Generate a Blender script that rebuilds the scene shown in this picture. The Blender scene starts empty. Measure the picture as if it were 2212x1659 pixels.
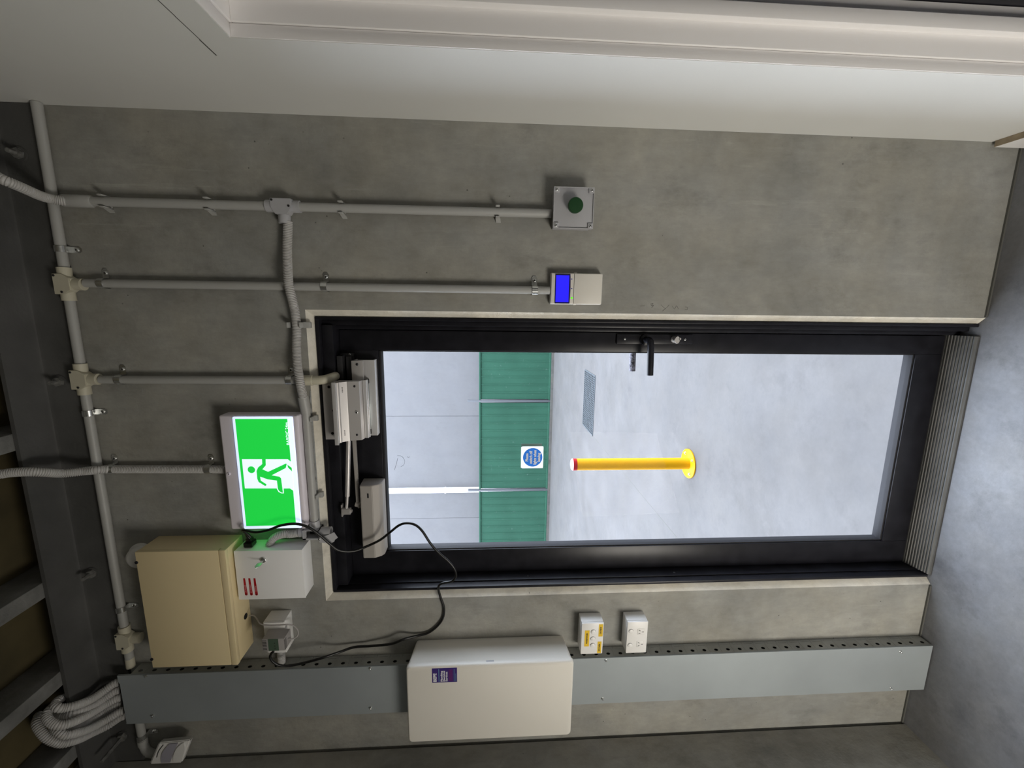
import bpy, bmesh, math, random
from mathutils import Vector, Matrix

random.seed(7)
SC = bpy.context.scene
COL = SC.collection

# ------------------------------------------------------------------ camera
# The photograph is a phone picture turned on its side: world up points to the left of the frame.
FPX = 915.65                      # focal length in pixels of a 2212 x 1659 frame
ROT = Matrix(((0.01288233, 0.98431603, 0.17594318),
              (-0.05843728, 0.17639816, -0.98258271),
              (-0.99820796, 0.00237631, 0.05979317)))
CAM = Vector((0.0, -1.32, 1.641))
cd = bpy.data.cameras.new('camera')
cam = bpy.data.objects.new('camera', cd)
COL.objects.link(cam)
cd.sensor_fit = 'HORIZONTAL'
cd.sensor_width = 36.0
cd.lens = FPX / 2212 * 36.0
cd.clip_start = 0.01
cam.matrix_world = Matrix.Translation(CAM) @ ROT.to_4x4()
SC.camera = cam

# ------------------------------------------------------------------ world, lights, exposure
W = bpy.data.worlds.new('sky')
SC.world = W
W.use_nodes = True
bg = W.node_tree.nodes['Background']
bg.inputs[0].default_value = (0.80, 0.86, 1.0, 1)      # bright overcast sky
bg.inputs[1].default_value = 10.5
SC.view_settings.view_transform = 'Standard'
SC.view_settings.look = 'None'
SC.view_settings.exposure = 0.0
SC.view_settings.gamma = 1.0
SC.view_settings.use_curve_mapping = False


def area(name, loc, rot, sx, sy, power, col):
    l = bpy.data.lights.new(name, 'AREA')
    l.shape = 'RECTANGLE'
    l.size, l.size_y = sx, sy
    l.energy = power
    l.color = col
    o = bpy.data.objects.new(name, l)
    COL.objects.link(o)
    o.location = loc
    o.rotation_euler = rot
    return o


# added warm fill lamp, out of view low behind the camera; no real source
area('warm_fill_light', (-1.38, -1.75, 0.50), (math.radians(88), 0, math.radians(-50)), 0.9, 0.8, 39, (1.0, 0.94, 0.84))


# ------------------------------------------------------------------ measuring: a pixel to a point on a real plane
def ray(px, py):
    return ROT @ Vector(((px - 1106) / FPX, -(py - 829.5) / FPX, -1))


def P(px, py, y=0.0):
    d = ray(px, py)
    return CAM + d * ((y - CAM.y) / d.y)


def PZ(px, py, z=0.0):
    d = ray(px, py)
    return CAM + d * ((z - CAM.z) / d.z)


# ------------------------------------------------------------------ materials
def mat(name, col, rough=0.5, metal=0.0, var=0.0, vscale=8.0, bump=0.0, bscale=60.0, emit=None, estr=0.0, spec=0.5):
    m = bpy.data.materials.new(name)
    m.use_nodes = True
    nt = m.node_tree
    b = nt.nodes['Principled BSDF']
    b.inputs['Base Color'].default_value = (*col, 1)
    b.inputs['Roughness'].default_value = rough
    b.inputs['Metallic'].default_value = metal
    b.inputs['Specular IOR Level'].default_value = spec
    if emit:
        b.inputs['Emission Color'].default_value = (*emit, 1)
        b.inputs['Emission Strength'].default_value = estr
    if var or bump:
        tc = nt.nodes.new('ShaderNodeTexCoord')
    if var:
        n = nt.nodes.new('ShaderNodeTexNoise')
        n.inputs['Scale'].default_value = vscale
        n.inputs['Detail'].default_value = 6
        nt.links.new(tc.outputs['Object'], n.inputs['Vector'])
        r = nt.nodes.new('ShaderNodeValToRGB')
        r.color_ramp.elements[0].position = 0.3
        r.color_ramp.elements[1].position = 0.7
        r.color_ramp.elements[0].color = (*[c * (1 - var) for c in col], 1)
        r.color_ramp.elements[1].color = (*[min(1, c * (1 + var)) for c in col], 1)
        nt.links.new(n.outputs['Fac'], r.inputs['Fac'])
        nt.links.new(r.outputs['Color'], b.inputs['Base Color'])
    if bump:
        n2 = nt.nodes.new('ShaderNodeTexNoise')
        n2.inputs['Scale'].default_value = bscale
        n2.inputs['Detail'].default_value = 4
        nt.links.new(tc.outputs['Object'], n2.inputs['Vector'])
        bp = nt.nodes.new('ShaderNodeBump')
        bp.inputs['Strength'].default_value = bump
        bp.inputs['Distance'].default_value = 0.01
        nt.links.new(n2.outputs['Fac'], bp.inputs['Height'])
        nt.links.new(bp.outputs['Normal'], b.inputs['Normal'])
    return m


def concrete(name, base, blotch=0.18, streak=0.25, pores=0.5, stretch=(1, 1, 1), rough=0.75, bump=0.25, streak_vec=(14, 14, 1.2), fine=1.0):
    """cast concrete: cloudy blotches, pale drag marks, small dark pores"""
    m = bpy.data.materials.new(name)
    m.use_nodes = True
    nt = m.node_tree
    N, L = nt.nodes, nt.links
    b = N['Principled BSDF']
    b.inputs['Roughness'].default_value = rough
    b.inputs['Specular IOR Level'].default_value = 0.25
    tc = N.new('ShaderNodeTexCoord')

    def noise(scale, detail, vec, rgh=0.6):
        mp = N.new('ShaderNodeMapping')
        mp.inputs['Scale'].default_value = vec
        L.new(tc.outputs['Object'], mp.inputs['Vector'])
        n = N.new('ShaderNodeTexNoise')
        n.inputs['Scale'].default_value = scale
        n.inputs['Detail'].default_value = detail
        n.inputs['Roughness'].default_value = rgh
        L.new(mp.outputs['Vector'], n.inputs['Vector'])
        return n.outputs['Fac']

    def ramp(fac, a, b_, ca, cb):
        r = N.new('ShaderNodeValToRGB')
        r.color_ramp.elements[0].position = a
        r.color_ramp.elements[1].position = b_
        r.color_ramp.elements[0].color = (*ca, 1)
        r.color_ramp.elements[1].color = (*cb, 1)
        L.new(fac, r.inputs['Fac'])
        return r.outputs['Color']

    def mix(mode, fac, a, b_):
        x = N.new('ShaderNodeMix')
        x.data_type = 'RGBA'
        x.blend_type = mode
        if isinstance(fac, float):
            x.inputs[0].default_value = fac
        else:
            L.new(fac, x.inputs[0])
        L.new(a, x.inputs[6])
        if isinstance(b_, tuple):
            x.inputs[7].default_value = (*b_, 1)
        else:
            L.new(b_, x.inputs[7])
        return x.outputs[2]
    c0 = ramp(noise(2.2, 8, stretch), 0.3, 0.7, [c * (1 - blotch) for c in base], [c * (1 + blotch) for c in base])
    c1 = ramp(noise(11, 8, stretch), 0.25, 0.75, [1 - 0.12 * fine] * 3, [1 + 0.10 * fine] * 3)
    col = mix('MULTIPLY', 1.0, c0, c1)
    hue = ramp(noise(3.7, 5, (1, 1, 1)), 0.35, 0.65, (1.02, 1.0, 0.955), (0.98, 1.0, 1.03))
    col = mix('MULTIPLY', 0.9 * min(1.0, fine), col, hue)
    sm = ramp(noise(5.5, 9, (1, 1, 0.55), 0.72), 0.30, 0.46, [1 - 0.28 * fine] * 3, (1, 1, 1))     # darker smudges
    col = mix('MULTIPLY', 1.0, col, sm)
    mott = ramp(noise(45, 6, (1, 1, 0.4), 0.7), 0.3, 0.7, [1 - 0.09 * fine] * 3, [1 + 0.09 * fine] * 3)
    col = mix('MULTIPLY', 1.0, col, mott)
    if streak:
        s = ramp(noise(1.6, 7, streak_vec, 0.7), 0.59, 0.67, (0, 0, 0), (streak,) * 3)
        s2 = ramp(noise(1.2, 3, (1, 1, 1)), 0.45, 0.6, (0, 0, 0), (1, 1, 1))
        s = mix('MULTIPLY', 1.0, s, s2)
        col = mix('MIX', s, col, tuple(min(1, c * 1.6) for c in base))
    if pores:
        v = N.new('ShaderNodeTexVoronoi')
        v.inputs['Scale'].default_value = 26
        mp = N.new('ShaderNodeMapping')
        L.new(tc.outputs['Object'], mp.inputs['Vector'])
        L.new(mp.outputs['Vector'], v.inputs['Vector'])
        p = ramp(v.outputs['Distance'], 0.04, 0.07, (pores,) * 3, (0, 0, 0))
        p2 = ramp(noise(5, 2, (1, 1, 1)), 0.52, 0.58, (0, 0, 0), (1, 1, 1))
        p = mix('MULTIPLY', 1.0, p, p2)
        col = mix('MIX', p, col, tuple(c * 0.3 for c in base))
    L.new(col, b.inputs['Base Color'])
    bp = N.new('ShaderNodeBump')
    bp.inputs['Strength'].default_value = bump
    bp.inputs['Distance'].default_value = 0.01
    L.new(noise(30, 8, (1, 1, 1)), bp.inputs['Height'])
    L.new(bp.outputs['Normal'], b.inputs['Normal'])
    return m


M = {}
M['wall'] = concrete('wall_concrete', (0.30, 0.296, 0.272), blotch=0.24, streak=0.4, pores=0.9, streak_vec=(16, 16, 1.3))
M['wall_l'] = concrete('left_wall_concrete', (0.30, 0.292, 0.265), streak=0.1)
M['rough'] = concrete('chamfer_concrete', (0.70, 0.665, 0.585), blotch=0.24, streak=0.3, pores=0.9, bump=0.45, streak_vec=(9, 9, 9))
M['floor'] = concrete('floor_concrete', (0.188, 0.190, 0.198), blotch=0.22, streak=0.35, pores=0.25, rough=0.55, bump=0.15, streak_vec=(5, 3, 3))
M['yard'] = concrete('yard_concrete', (0.094, 0.090, 0.090), blotch=0.14, fine=0.45, streak=0.25, pores=0.0, rough=0.6, bump=0.05, streak_vec=(1.2, 1.2, 1))
M['tilt'] = concrete('outer_wall_concrete', (0.140, 0.139, 0.144), blotch=0.05, fine=0.2, streak=0.0, pores=0.0, rough=0.8, bump=0.03)
M['kerb'] = concrete('plinth_concrete', (0.09, 0.087, 0.08), blotch=0.15, streak=0.0, pores=0.3)
M['plaster'] = mat('painted_plaster', (0.73, 0.73, 0.70), 0.55, var=0.03, vscale=2.0, bump=0.015, bscale=300)
M['gloss'] = mat('semi_gloss_paint', (0.93, 0.91, 0.90), 0.3)
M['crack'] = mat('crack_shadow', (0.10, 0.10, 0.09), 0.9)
M['black'] = mat('black_powder_coat', (0.014, 0.014, 0.018), 0.33, var=0.3, vscale=20, spec=0.25)
M['gasket'] = mat('grey_gasket', (0.025, 0.025, 0.028), 0.7, spec=0.2)
M['rubber'] = mat('black_cable', (0.006, 0.006, 0.006), 0.35)
M['steel'] = mat('dark_primed_steel', (0.088, 0.088, 0.086), 0.55, 0.1, var=0.25, vscale=6, bump=0.1, bscale=90)
M['joist'] = mat('grey_joist', (0.17, 0.17, 0.165), 0.75, var=0.35, vscale=12, bump=0.3, bscale=60)
M['soffit'] = mat('yellow_soffit', (0.085, 0.068, 0.030), 0.85, var=0.4, vscale=5)
M['galv'] = mat('galvanised_steel', (0.36, 0.395, 0.41), 0.5, 0.3, var=0.10, vscale=3, bump=0.015, bscale=120)
M['galv_dark'] = mat('galvanised_side', (0.38, 0.39, 0.37), 0.5, 0.35, var=0.15, vscale=14)
M['void'] = mat('dark_void', (0.01, 0.01, 0.01), 0.9)
M['zinc'] = mat('bright_zinc', (0.70, 0.71, 0.70), 0.25, 0.9, var=0.15, vscale=60)
M['dull'] = mat('dusty_zinc', (0.22, 0.22, 0.21), 0.55, 0.4, var=0.4, vscale=80)
M['pipe'] = mat('grey_conduit', (0.40, 0.40, 0.385), 0.45)
M['cream'] = mat('cream_fitting', (0.56, 0.53, 0.42), 0.45)
M['corr'] = mat('corrugated_grey', (0.52, 0.51, 0.50), 0.45)
M['greybox'] = mat('grey_enclosure', (0.43, 0.43, 0.45), 0.4, bump=0.03, bscale=400)
M['green_btn'] = mat('dark_green_button', (0.008, 0.055, 0.014), 0.4)
M['white'] = mat('white_plastic', (0.84, 0.83, 0.81), 0.35)
M['msb'] = mat('board_cover_white', (0.78, 0.75, 0.685), 0.32)
M['sign_body'] = mat('sign_housing', (0.86, 0.81, 0.88), 0.4)
M['psu'] = mat('white_steel_box', (0.93, 0.93, 0.93), 0.4)
M['beige'] = mat('beige_steel_box', (0.80, 0.665, 0.40), 0.45, bump=0.04, bscale=500)
M['silver'] = mat('silver_aluminium', (0.55, 0.53, 0.52), 0.38, 0.45)
M['silver_l'] = mat('pale_aluminium', (0.74, 0.73, 0.73), 0.3, 0.45)
M['closer'] = mat('closer_silver_paint', (0.40, 0.375, 0.35), 0.6, 0.15)
M['tin'] = mat('magnet_face', (0.35, 0.42, 0.43), 0.25, 0.8)
M['dark_alu'] = mat('dark_bracket', (0.035, 0.035, 0.038), 0.4, 0.2)
M['diffuser'] = mat('lit_diffuser', (0.85, 0.88, 0.95), 0.4, emit=(0.62, 0.74, 1.0), estr=0.95)
M['exit_green'] = mat('lit_green_legend', (0.02, 0.5, 0.04), 0.4, emit=(0.010, 0.56, 0.055), estr=0.9)
M['exit_white'] = mat('lit_white_legend', (0.85, 0.88, 0.95), 0.4, emit=(0.72, 0.82, 1.0), estr=0.9)
M['side_glow'] = mat('lit_side_lens', (0.05, 0.6, 0.08), 0.4, emit=(0.02, 0.85, 0.06), estr=1.8)
M['lcd'] = mat('lit_blue_display', (0.01, 0.01, 0.3), 0.3, emit=(0.02, 0.012, 1.0), estr=0.95)
M['lcd_bezel'] = mat('navy_bezel', (0.02, 0.018, 0.10), 0.25)
M['led_green'] = mat('green_indicator', (0.05, 0.5, 0.0), 0.3, emit=(0.10, 0.95, 0.0), estr=1.0)
M['led_blue'] = mat('blue_indicator', (0.05, 0.04, 0.4), 0.3)
M['red'] = mat('red_label', (0.42, 0.01, 0.015), 0.4)
M['ink_w'] = mat('white_print', (0.8, 0.8, 0.82), 0.5)
M['ink_ww'] = mat('bright_white_print', (0.95, 0.95, 0.95), 0.5)
M['ink_p'] = mat('pink_print', (0.75, 0.35, 0.35), 0.5)
M['ink_k'] = mat('black_print', (0.02, 0.02, 0.02), 0.5)
M['pencil'] = mat('grey_pencil', (0.14, 0.135, 0.13), 0.7)
M['ink_t'] = mat('teal_print', (0.15, 0.4, 0.5), 0.5)
M['purple'] = mat('indigo_sticker', (0.045, 0.022, 0.17), 0.35)
M['purple2'] = mat('violet_sticker_panel', (0.10, 0.015, 0.13), 0.35)
M['yellow_lbl'] = mat('yellow_label', (0.80, 0.52, 0.02), 0.45)
M['lcd_green'] = mat('green_display_label', (0.07, 0.11, 0.075), 0.3)
M['pack'] = mat('grey_plug_pack', (0.36, 0.34, 0.33), 0.45)
M['blue_sign'] = mat('blue_sign_disc', (0.01, 0.13, 0.42), 0.4)
M['sign_white'] = mat('white_sign_card', (0.85, 0.86, 0.85), 0.4)
M['fence'] = mat('green_fence_sheet', (0.025, 0.080, 0.053), 0.6, spec=0.12, var=0.12, vscale=1.5)
nt = M['fence'].node_tree          # sparse paler flecks scattered over the sheets
tc_ = nt.nodes.new('ShaderNodeTexCoord')
n1_ = nt.nodes.new('ShaderNodeTexNoise')
n1_.inputs['Scale'].default_value = 14
n1_.inputs['Detail'].default_value = 6
n1_.inputs['Roughness'].default_value = 0.75
nt.links.new(tc_.outputs['Object'], n1_.inputs['Vector'])
r1_ = nt.nodes.new('ShaderNodeValToRGB')
r1_.color_ramp.elements[0].position = 0.60
r1_.color_ramp.elements[1].position = 0.72
r1_.color_ramp.elements[0].color = (0, 0, 0, 1)
r1_.color_ramp.elements[1].color = (0.8, 0.8, 0.8, 1)
nt.links.new(n1_.outputs['Fac'], r1_.inputs['Fac'])
m1_ = nt.nodes.new('ShaderNodeMix')
m1_.data_type = 'RGBA'
pb_ = nt.nodes['Principled BSDF']
src_ = pb_.inputs['Base Color'].links[0].from_socket
nt.links.new(r1_.outputs['Color'], m1_.inputs[0])
nt.links.new(src_, m1_.inputs[6])
m1_.inputs[7].default_value = (0.12, 0.17, 0.15, 1)
nt.links.new(m1_.outputs[2], pb_.inputs['Base Color'])
M['fence_post'] = mat('grey_fence_post', (0.085, 0.09, 0.10), 0.5)
M['bollard'] = mat('safety_yellow', (0.62, 0.31, 0.002), 0.45, spec=0.15, var=0.06, vscale=6)
M['bollard_red'] = mat('red_reflector', (0.34, 0.006, 0.014), 0.4, spec=0.15)
M['grate'] = mat('galvanised_grate', (0.14, 0.155, 0.175), 0.4, 0.6)
M['mdf'] = mat('raw_board_edge', (0.36, 0.29, 0.20), 0.8, var=0.2, vscale=40)
M['threshold'] = mat('ribbed_aluminium', (0.11, 0.11, 0.105), 0.6, 0.2, var=0.2, vscale=10)
M['detector_lens'] = mat('detector_lens', (0.38, 0.37, 0.43), 0.3)
M['wrap'] = mat('wrapped_outer_handle', (0.10, 0.095, 0.13), 0.35, var=0.9, vscale=90, bump=0.8, bscale=120)
M['tape'] = mat('clear_tape', (0.10, 0.2, 0.19), 0.3)
M['void2'] = mat('grate_pit', (0.02, 0.022, 0.025), 0.9)
M['sealant'] = concrete('grey_sealant', (0.42, 0.435, 0.44), blotch=0.25, streak=0.3, pores=0.5, bump=0.9, streak_vec=(12, 12, 12))

for nm, cc in (('sign_card', (0.82, 0.84, 0.83)), ('blue_sign', (0.004, 0.085, 0.30))):     # thin printed vinyl lets daylight through
    m_ = bpy.data.materials.new(nm + '_vinyl')
    m_.use_nodes = True
    t_ = m_.node_tree
    t_.nodes['Principled BSDF'].inputs['Base Color'].default_value = (*cc, 1)
    tl_ = t_.nodes.new('ShaderNodeBsdfTranslucent')
    tl_.inputs['Color'].default_value = (*cc, 1)
    ms_ = t_.nodes.new('ShaderNodeMixShader')
    ms_.inputs[0].default_value = 0.36
    t_.links.new(t_.nodes['Principled BSDF'].outputs[0], ms_.inputs[1])
    t_.links.new(tl_.outputs[0], ms_.inputs[2])
    t_.links.new(ms_.outputs[0], t_.nodes['Material Output'].inputs['Surface'])
    M[nm] = m_

g = bpy.data.materials.new('door_glass')
g.use_nodes = True
nt = g.node_tree
nt.nodes.clear()
o_ = nt.nodes.new('ShaderNodeOutputMaterial')
mx = nt.nodes.new('ShaderNodeMixShader')
lw = nt.nodes.new('ShaderNodeLayerWeight')
pw = nt.nodes.new('ShaderNodeMath')
pw.operation = 'POWER'
pw.inputs[1].default_value = 5.0
fr = nt.nodes.new('ShaderNodeMath')
fr.operation = 'MULTIPLY_ADD'
fr.inputs[1].default_value = 0.6
fr.inputs[2].default_value = 0.0008
nt.links.new(lw.outputs['Facing'], pw.inputs[0])
nt.links.new(pw.outputs[0], fr.inputs[0])
tr = nt.nodes.new('ShaderNodeBsdfTransparent')
tr.inputs['Color'].default_value = (0.97, 0.985, 0.98, 1)
gl = nt.nodes.new('ShaderNodeBsdfGlossy')
gl.inputs['Roughness'].default_value = 0.0
nt.links.new(fr.outputs[0], mx.inputs[0])
nt.links.new(tr.outputs[0], mx.inputs[1])
nt.links.new(gl.outputs[0], mx.inputs[2])
nt.links.new(mx.outputs[0], o_.inputs['Surface'])
M['glass'] = g

# ------------------------------------------------------------------ building helpers
ORG = {}


def tag(o, label=None, cat=None, group=None, kind=None):
    if label:
        o['label'] = label
    if cat:
        o['category'] = cat
    if group:
        o['group'] = group
    if kind:
        o['kind'] = kind
    return o


def thing(name, loc, label, cat, group=None, kind=None):
    o = bpy.data.objects.new(name, None)
    o.empty_display_size = 0.05
    COL.objects.link(o)
    o.location = loc
    ORG[o.name] = Vector(loc)
    return tag(o, label, cat, group, kind)


def catmull(pts, step=0.006):
    pts = [Vector(p) for p in pts]
    if len(pts) == 2:
        n = max(1, int((pts[1] - pts[0]).length / step))
        return [pts[0].lerp(pts[1], i / n) for i in range(n + 1)]
    q = [2 * pts[0] - pts[1]] + pts + [2 * pts[-1] - pts[-2]]
    out = []
    for i in range(1, len(q) - 2):
        p0, p1, p2, p3 = q[i - 1:i + 3]
        n = max(1, int((p2 - p1).length / step))
        for k in range(n):
            t = k / n
            out.append(0.5 * ((2 * p1) + (p2 - p0) * t + (2 * p0 - 5 * p1 + 4 * p2 - p3) * t * t + (3 * p1 - p0 - 3 * p2 + p3) * t ** 3))
    out.append(pts[-1])
    return out


class MB:
    def __init__(self):
        self.bm = bmesh.new()
        self.mats = []
        self.cur = 0

    def use(self, m):
        if m not in self.mats:
            self.mats.append(m)
        self.cur = self.mats.index(m)
        return self

    def face(self, vs, smooth=False):
        try:
            f = self.bm.faces.new(vs)
        except ValueError:
            return None
        f.material_index = self.cur
        f.smooth = smooth
        return f

    def box(self, x0, x1, y0, y1, z0, z1, bev=0.0, seg=2, mtx=None):
        x0, x1 = sorted((x0, x1)); y0, y1 = sorted((y0, y1)); z0, z1 = sorted((z0, z1))
        v = [self.bm.verts.new((x, y, z)) for x in (x0, x1) for y in (y0, y1) for z in (z0, z1)]
        fs = [self.face([v[i] for i in q]) for q in ((0, 1, 3, 2), (4, 6, 7, 5), (0, 4, 5, 1), (2, 3, 7, 6), (0, 2, 6, 4), (1, 5, 7, 3))]
        if mtx is not None:
            bmesh.ops.transform(self.bm, matrix=mtx, verts=v)
        if bev:
            es = list({e for f in fs for e in f.edges})
            r = bmesh.ops.bevel(self.bm, geom=es, offset=bev, segments=seg, affect='EDGES', profile=0.5)
            for f in r['faces']:
                f.material_index = self.cur
                f.smooth = True
        return self

    def prism(self, poly, d, bev=0.0):
        """poly: 3D points; d: extrusion vector"""
        d = Vector(d)
        a = [self.bm.verts.new(p) for p in poly]
        b = [self.bm.verts.new(Vector(p) + d) for p in poly]
        fs = [self.face(a), self.face(list(reversed(b)))]
        n = len(poly)
        for i in range(n):
            fs.append(self.face([a[i], b[i], b[(i + 1) % n], a[(i + 1) % n]]))
        if bev:
            es = list({e for f in fs if f for e in f.edges})
            r = bmesh.ops.bevel(self.bm, geom=es, offset=bev, segments=2, affect='EDGES')
            for f in r['faces']:
                f.material_index = self.cur
        return self

    def cyl(self, p, q, r, r2=None, seg=20, caps=True):
        p, q = Vector(p), Vector(q)
        r2 = r if r2 is None else r2
        d = (q - p).normalized()
        u = d.orthogonal().normalized()
        w = d.cross(u)
        A, B = [], []
        for i in range(seg):
            t = 2 * math.pi * i / seg
            o = u * math.cos(t) + w * math.sin(t)
            A.append(self.bm.verts.new(p + o * r))
            B.append(self.bm.verts.new(q + o * r2))
        for i in range(seg):
            j = (i + 1) % seg
            self.face([A[i], A[j], B[j], B[i]], True)
        if caps:
            self.face(list(reversed(A)))
            self.face(B)
        return self

    def lathe(self, p, axis, prof, seg=24):
        """prof: list of (distance along axis, radius)"""
        p, d = Vector(p), Vector(axis).normalized()
        u = d.orthogonal().normalized()
        w = d.cross(u)
        rings = []
        for s, r in prof:
            rings.append([self.bm.verts.new(p + d * s + (u * math.cos(2 * math.pi * i / seg) + w * math.sin(2 * math.pi * i / seg)) * max(r, 1e-5)) for i in range(seg)])
        for A, B in zip(rings, rings[1:]):
            for i in range(seg):
                j = (i + 1) % seg
                self.face([A[i], A[j], B[j], B[i]], True)
        self.face(list(reversed(rings[0])))
        self.face(rings[-1])
        return self

    def tube(self, pts, r, seg=12, corr=0.0, pitch=0.0046, step=0.006):
        if corr:
            step = pitch / 4
        path = catmull(pts, step)
        if corr:      # even spacing so that the rings are regular
            L = [0]
            for a, b in zip(path, path[1:]):
                L.append(L[-1] + (b - a).length)
            n = int(L[-1] / step)
            res, k = [], 0
            for i in range(n + 1):
                s = i * L[-1] / n
                while k < len(L) - 2 and L[k + 1] < s:
                    k += 1
                t = (s - L[k]) / max(1e-9, L[k + 1] - L[k])
                res.append(path[k].lerp(path[k + 1], min(1, max(0, t))))
            path = res
        d = (path[1] - path[0]).normalized()
        u = d.orthogonal().normalized()
        prev = None
        first = None
        for i, p in enumerate(path):
            nd = (path[min(i + 1, len(path) - 1)] - path[max(i - 1, 0)]).normalized()
            u = (u - nd * u.dot(nd)).normalized()
            w = nd.cross(u)
            rr = r - (corr if corr and i % 4 in (0,) else (corr * 0.12 if corr and i % 4 in (1, 3) else 0))
            ring = [self.bm.verts.new(p + (u * math.cos(2 * math.pi * k / seg) + w * math.sin(2 * math.pi * k / seg)) * rr) for k in range(seg)]
            if prev:
                for k in range(seg):
                    j = (k + 1) % seg
                    self.face([prev[k], prev[j], ring[j], ring[k]], True)
            else:
                first = ring
            prev = ring
        self.face(list(reversed(first)))
        self.face(prev)
        return self

    def build(self, name, m, parent=None, label=None, kind=None, cat=None, group=None, origin=None, sharp=42):
        if not self.mats:
            self.mats = [m]
        me = bpy.data.meshes.new(name)
        bmesh.ops.recalc_face_normals(self.bm, faces=self.bm.faces)
        if parent is not None:
            org = ORG[parent.name]
        elif origin is not None:
            org = Vector(origin)
        else:
            vs = [v.co for v in self.bm.verts]
            org = Vector([(min(v[i] for v in vs) + max(v[i] for v in vs)) / 2 for i in range(3)])
        for v in self.bm.verts:
            v.co = v.co - org
        self.bm.to_mesh(me)
        self.bm.free()
        for mm in self.mats:
            me.materials.append(M[mm])
        me.set_sharp_from_angle(angle=math.radians(sharp))
        o = bpy.data.objects.new(name, me)
        COL.objects.link(o)
        if parent is not None:
            o.parent = parent
        else:
            o.location = org
        ORG[o.name] = org
        return tag(o, label, cat, group, kind)


def mb(m):
    return MB().use(m)


def text(s, x, y, z, h, m, parent, name='lettering', align='CENTER', sx=1.0, bold=0.0):
    """lettering standing on a plane of constant y, read from the room; (x, z) = middle left / centre of the line"""
    cu = bpy.data.curves.new(name, 'FONT')
    cu.body = s
    cu.size = h
    cu.extrude = 0.0003
    cu.offset = bold
    cu.resolution_u = 3
    cu.align_x = align
    cu.align_y = 'CENTER'
    to = bpy.data.objects.new('tmp_text', cu)
    COL.objects.link(to)
    bpy.context.view_layer.update()
    me = bpy.data.meshes.new_from_object(to.evaluated_get(bpy.context.evaluated_depsgraph_get()))
    bpy.data.objects.remove(to)
    me.name = name
    org = ORG[parent.name]
    T = Matrix.Translation(Vector((x, y, z)) - org) @ Matrix.Rotation(math.radians(90), 4, 'X') @ Matrix.Diagonal((sx, 1, 1, 1))
    me.transform(T)
    me.materials.clear()
    me.materials.append(M[m])
    o = bpy.data.objects.new(name, me)
    COL.objects.link(o)
    o.parent = parent
    ORG[o.name] = org
    return o


def screw(p, axis, r, parent, m='zinc', name='screw', recess='void', label=None):
    """pan-head screw with a dark drive recess; axis points out of the surface"""
    a = Vector(axis).normalized()
    p = Vector(p)
    b = mb(m)
    b.lathe(p, a, [(0, r), (r * 0.35, r), (r * 0.6, r * 0.75), (r * 0.62, r * 0.45), (r * 0.3, r * 0.4)], 16)
    b.use(recess).cyl(p + a * r * 0.3, p + a * r * 0.36, r * 0.4, seg=10)
    return b.build(name, m, parent, label)


# ------------------------------------------------------------------ the shell of the place
XR, XL = 0.520, -1.585          # right and left wall faces
WT = 0.20                       # thickness of the precast door wall
OX0, OX1, OZ = -0.985, -0.012, 2.183
CH = 0.020                      # chamfer round the opening
ZTOP = 3.25


def ring_pts(x0, x1, z1, y):
    return [(x0, y, 0), (x0, y, z1), (x1, y, z1), (x1, y, 0)]


b = mb('wall')
R0 = ring_pts(-1.80, 0.75, ZTOP, 0.0)
RA = ring_pts(OX0, OX1, OZ, 0.0)
RB = ring_pts(OX0 + CH, OX1 - CH, OZ - CH, CH)
RC = ring_pts(OX0 + CH, OX1 - CH, OZ - CH, WT)
RD = ring_pts(-1.80, 0.75, ZTOP, WT)
V0, VA, VB, VC, VD = [[b.bm.verts.new(p) for p in r] for r in (R0, RA, RB, RC, RD)]
for i in range(3):
    b.use('wall').face([V0[i], V0[i + 1], VA[i + 1], VA[i]])
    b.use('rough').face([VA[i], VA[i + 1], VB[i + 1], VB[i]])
    b.use('wall').face([VB[i], VB[i + 1], VC[i + 1], VC[i]])
    b.face([VC[i], VC[i + 1], VD[i + 1], VD[i]])
    b.face([V0[i], VD[i], VD[i + 1], V0[i + 1]])
b.build('wall_back', 'wall', kind='structure', origin=(0, 0, 0))

mb('wall_l').box(-1.80, XL, -3.7, -0.012, 0, ZTOP).build('wall_left', 'wall_l', kind='structure')
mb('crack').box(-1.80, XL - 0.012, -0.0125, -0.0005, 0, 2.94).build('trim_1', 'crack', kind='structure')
mb('tilt').box(-14, -1.80, 0.04, 0.2, 0, 7).box(0.75, 8, 0.04, 0.2, 0, 7).box(-1.80, 0.75, 0.04, 0.2, ZTOP, 7).build('wall_facade', 'tilt', kind='structure')
mb('floor').box(-1.80, 1.2, -3.7, 0.2, -0.12, 0.0).build('floor', 'floor', kind='structure')
mb('crack').box(XL, OX0 - 0.003, -0.006, -0.0003, 0.0002, 0.006).box(OX1 + 0.003, XR, -0.006, -0.0003, 0.0002, 0.006).build('trim_2', 'crack', kind='structure')
mb('wall_l').box(-1.80, 1.2, -3.82, -3.7, 0, ZTOP).build('wall_front', 'wall_l', kind='structure')
mb('soffit').box(XL - 0.1, XR + 0.1, -3.75, 0.1, 3.06, 3.16).build('ceiling', 'soffit', kind='structure')

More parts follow.
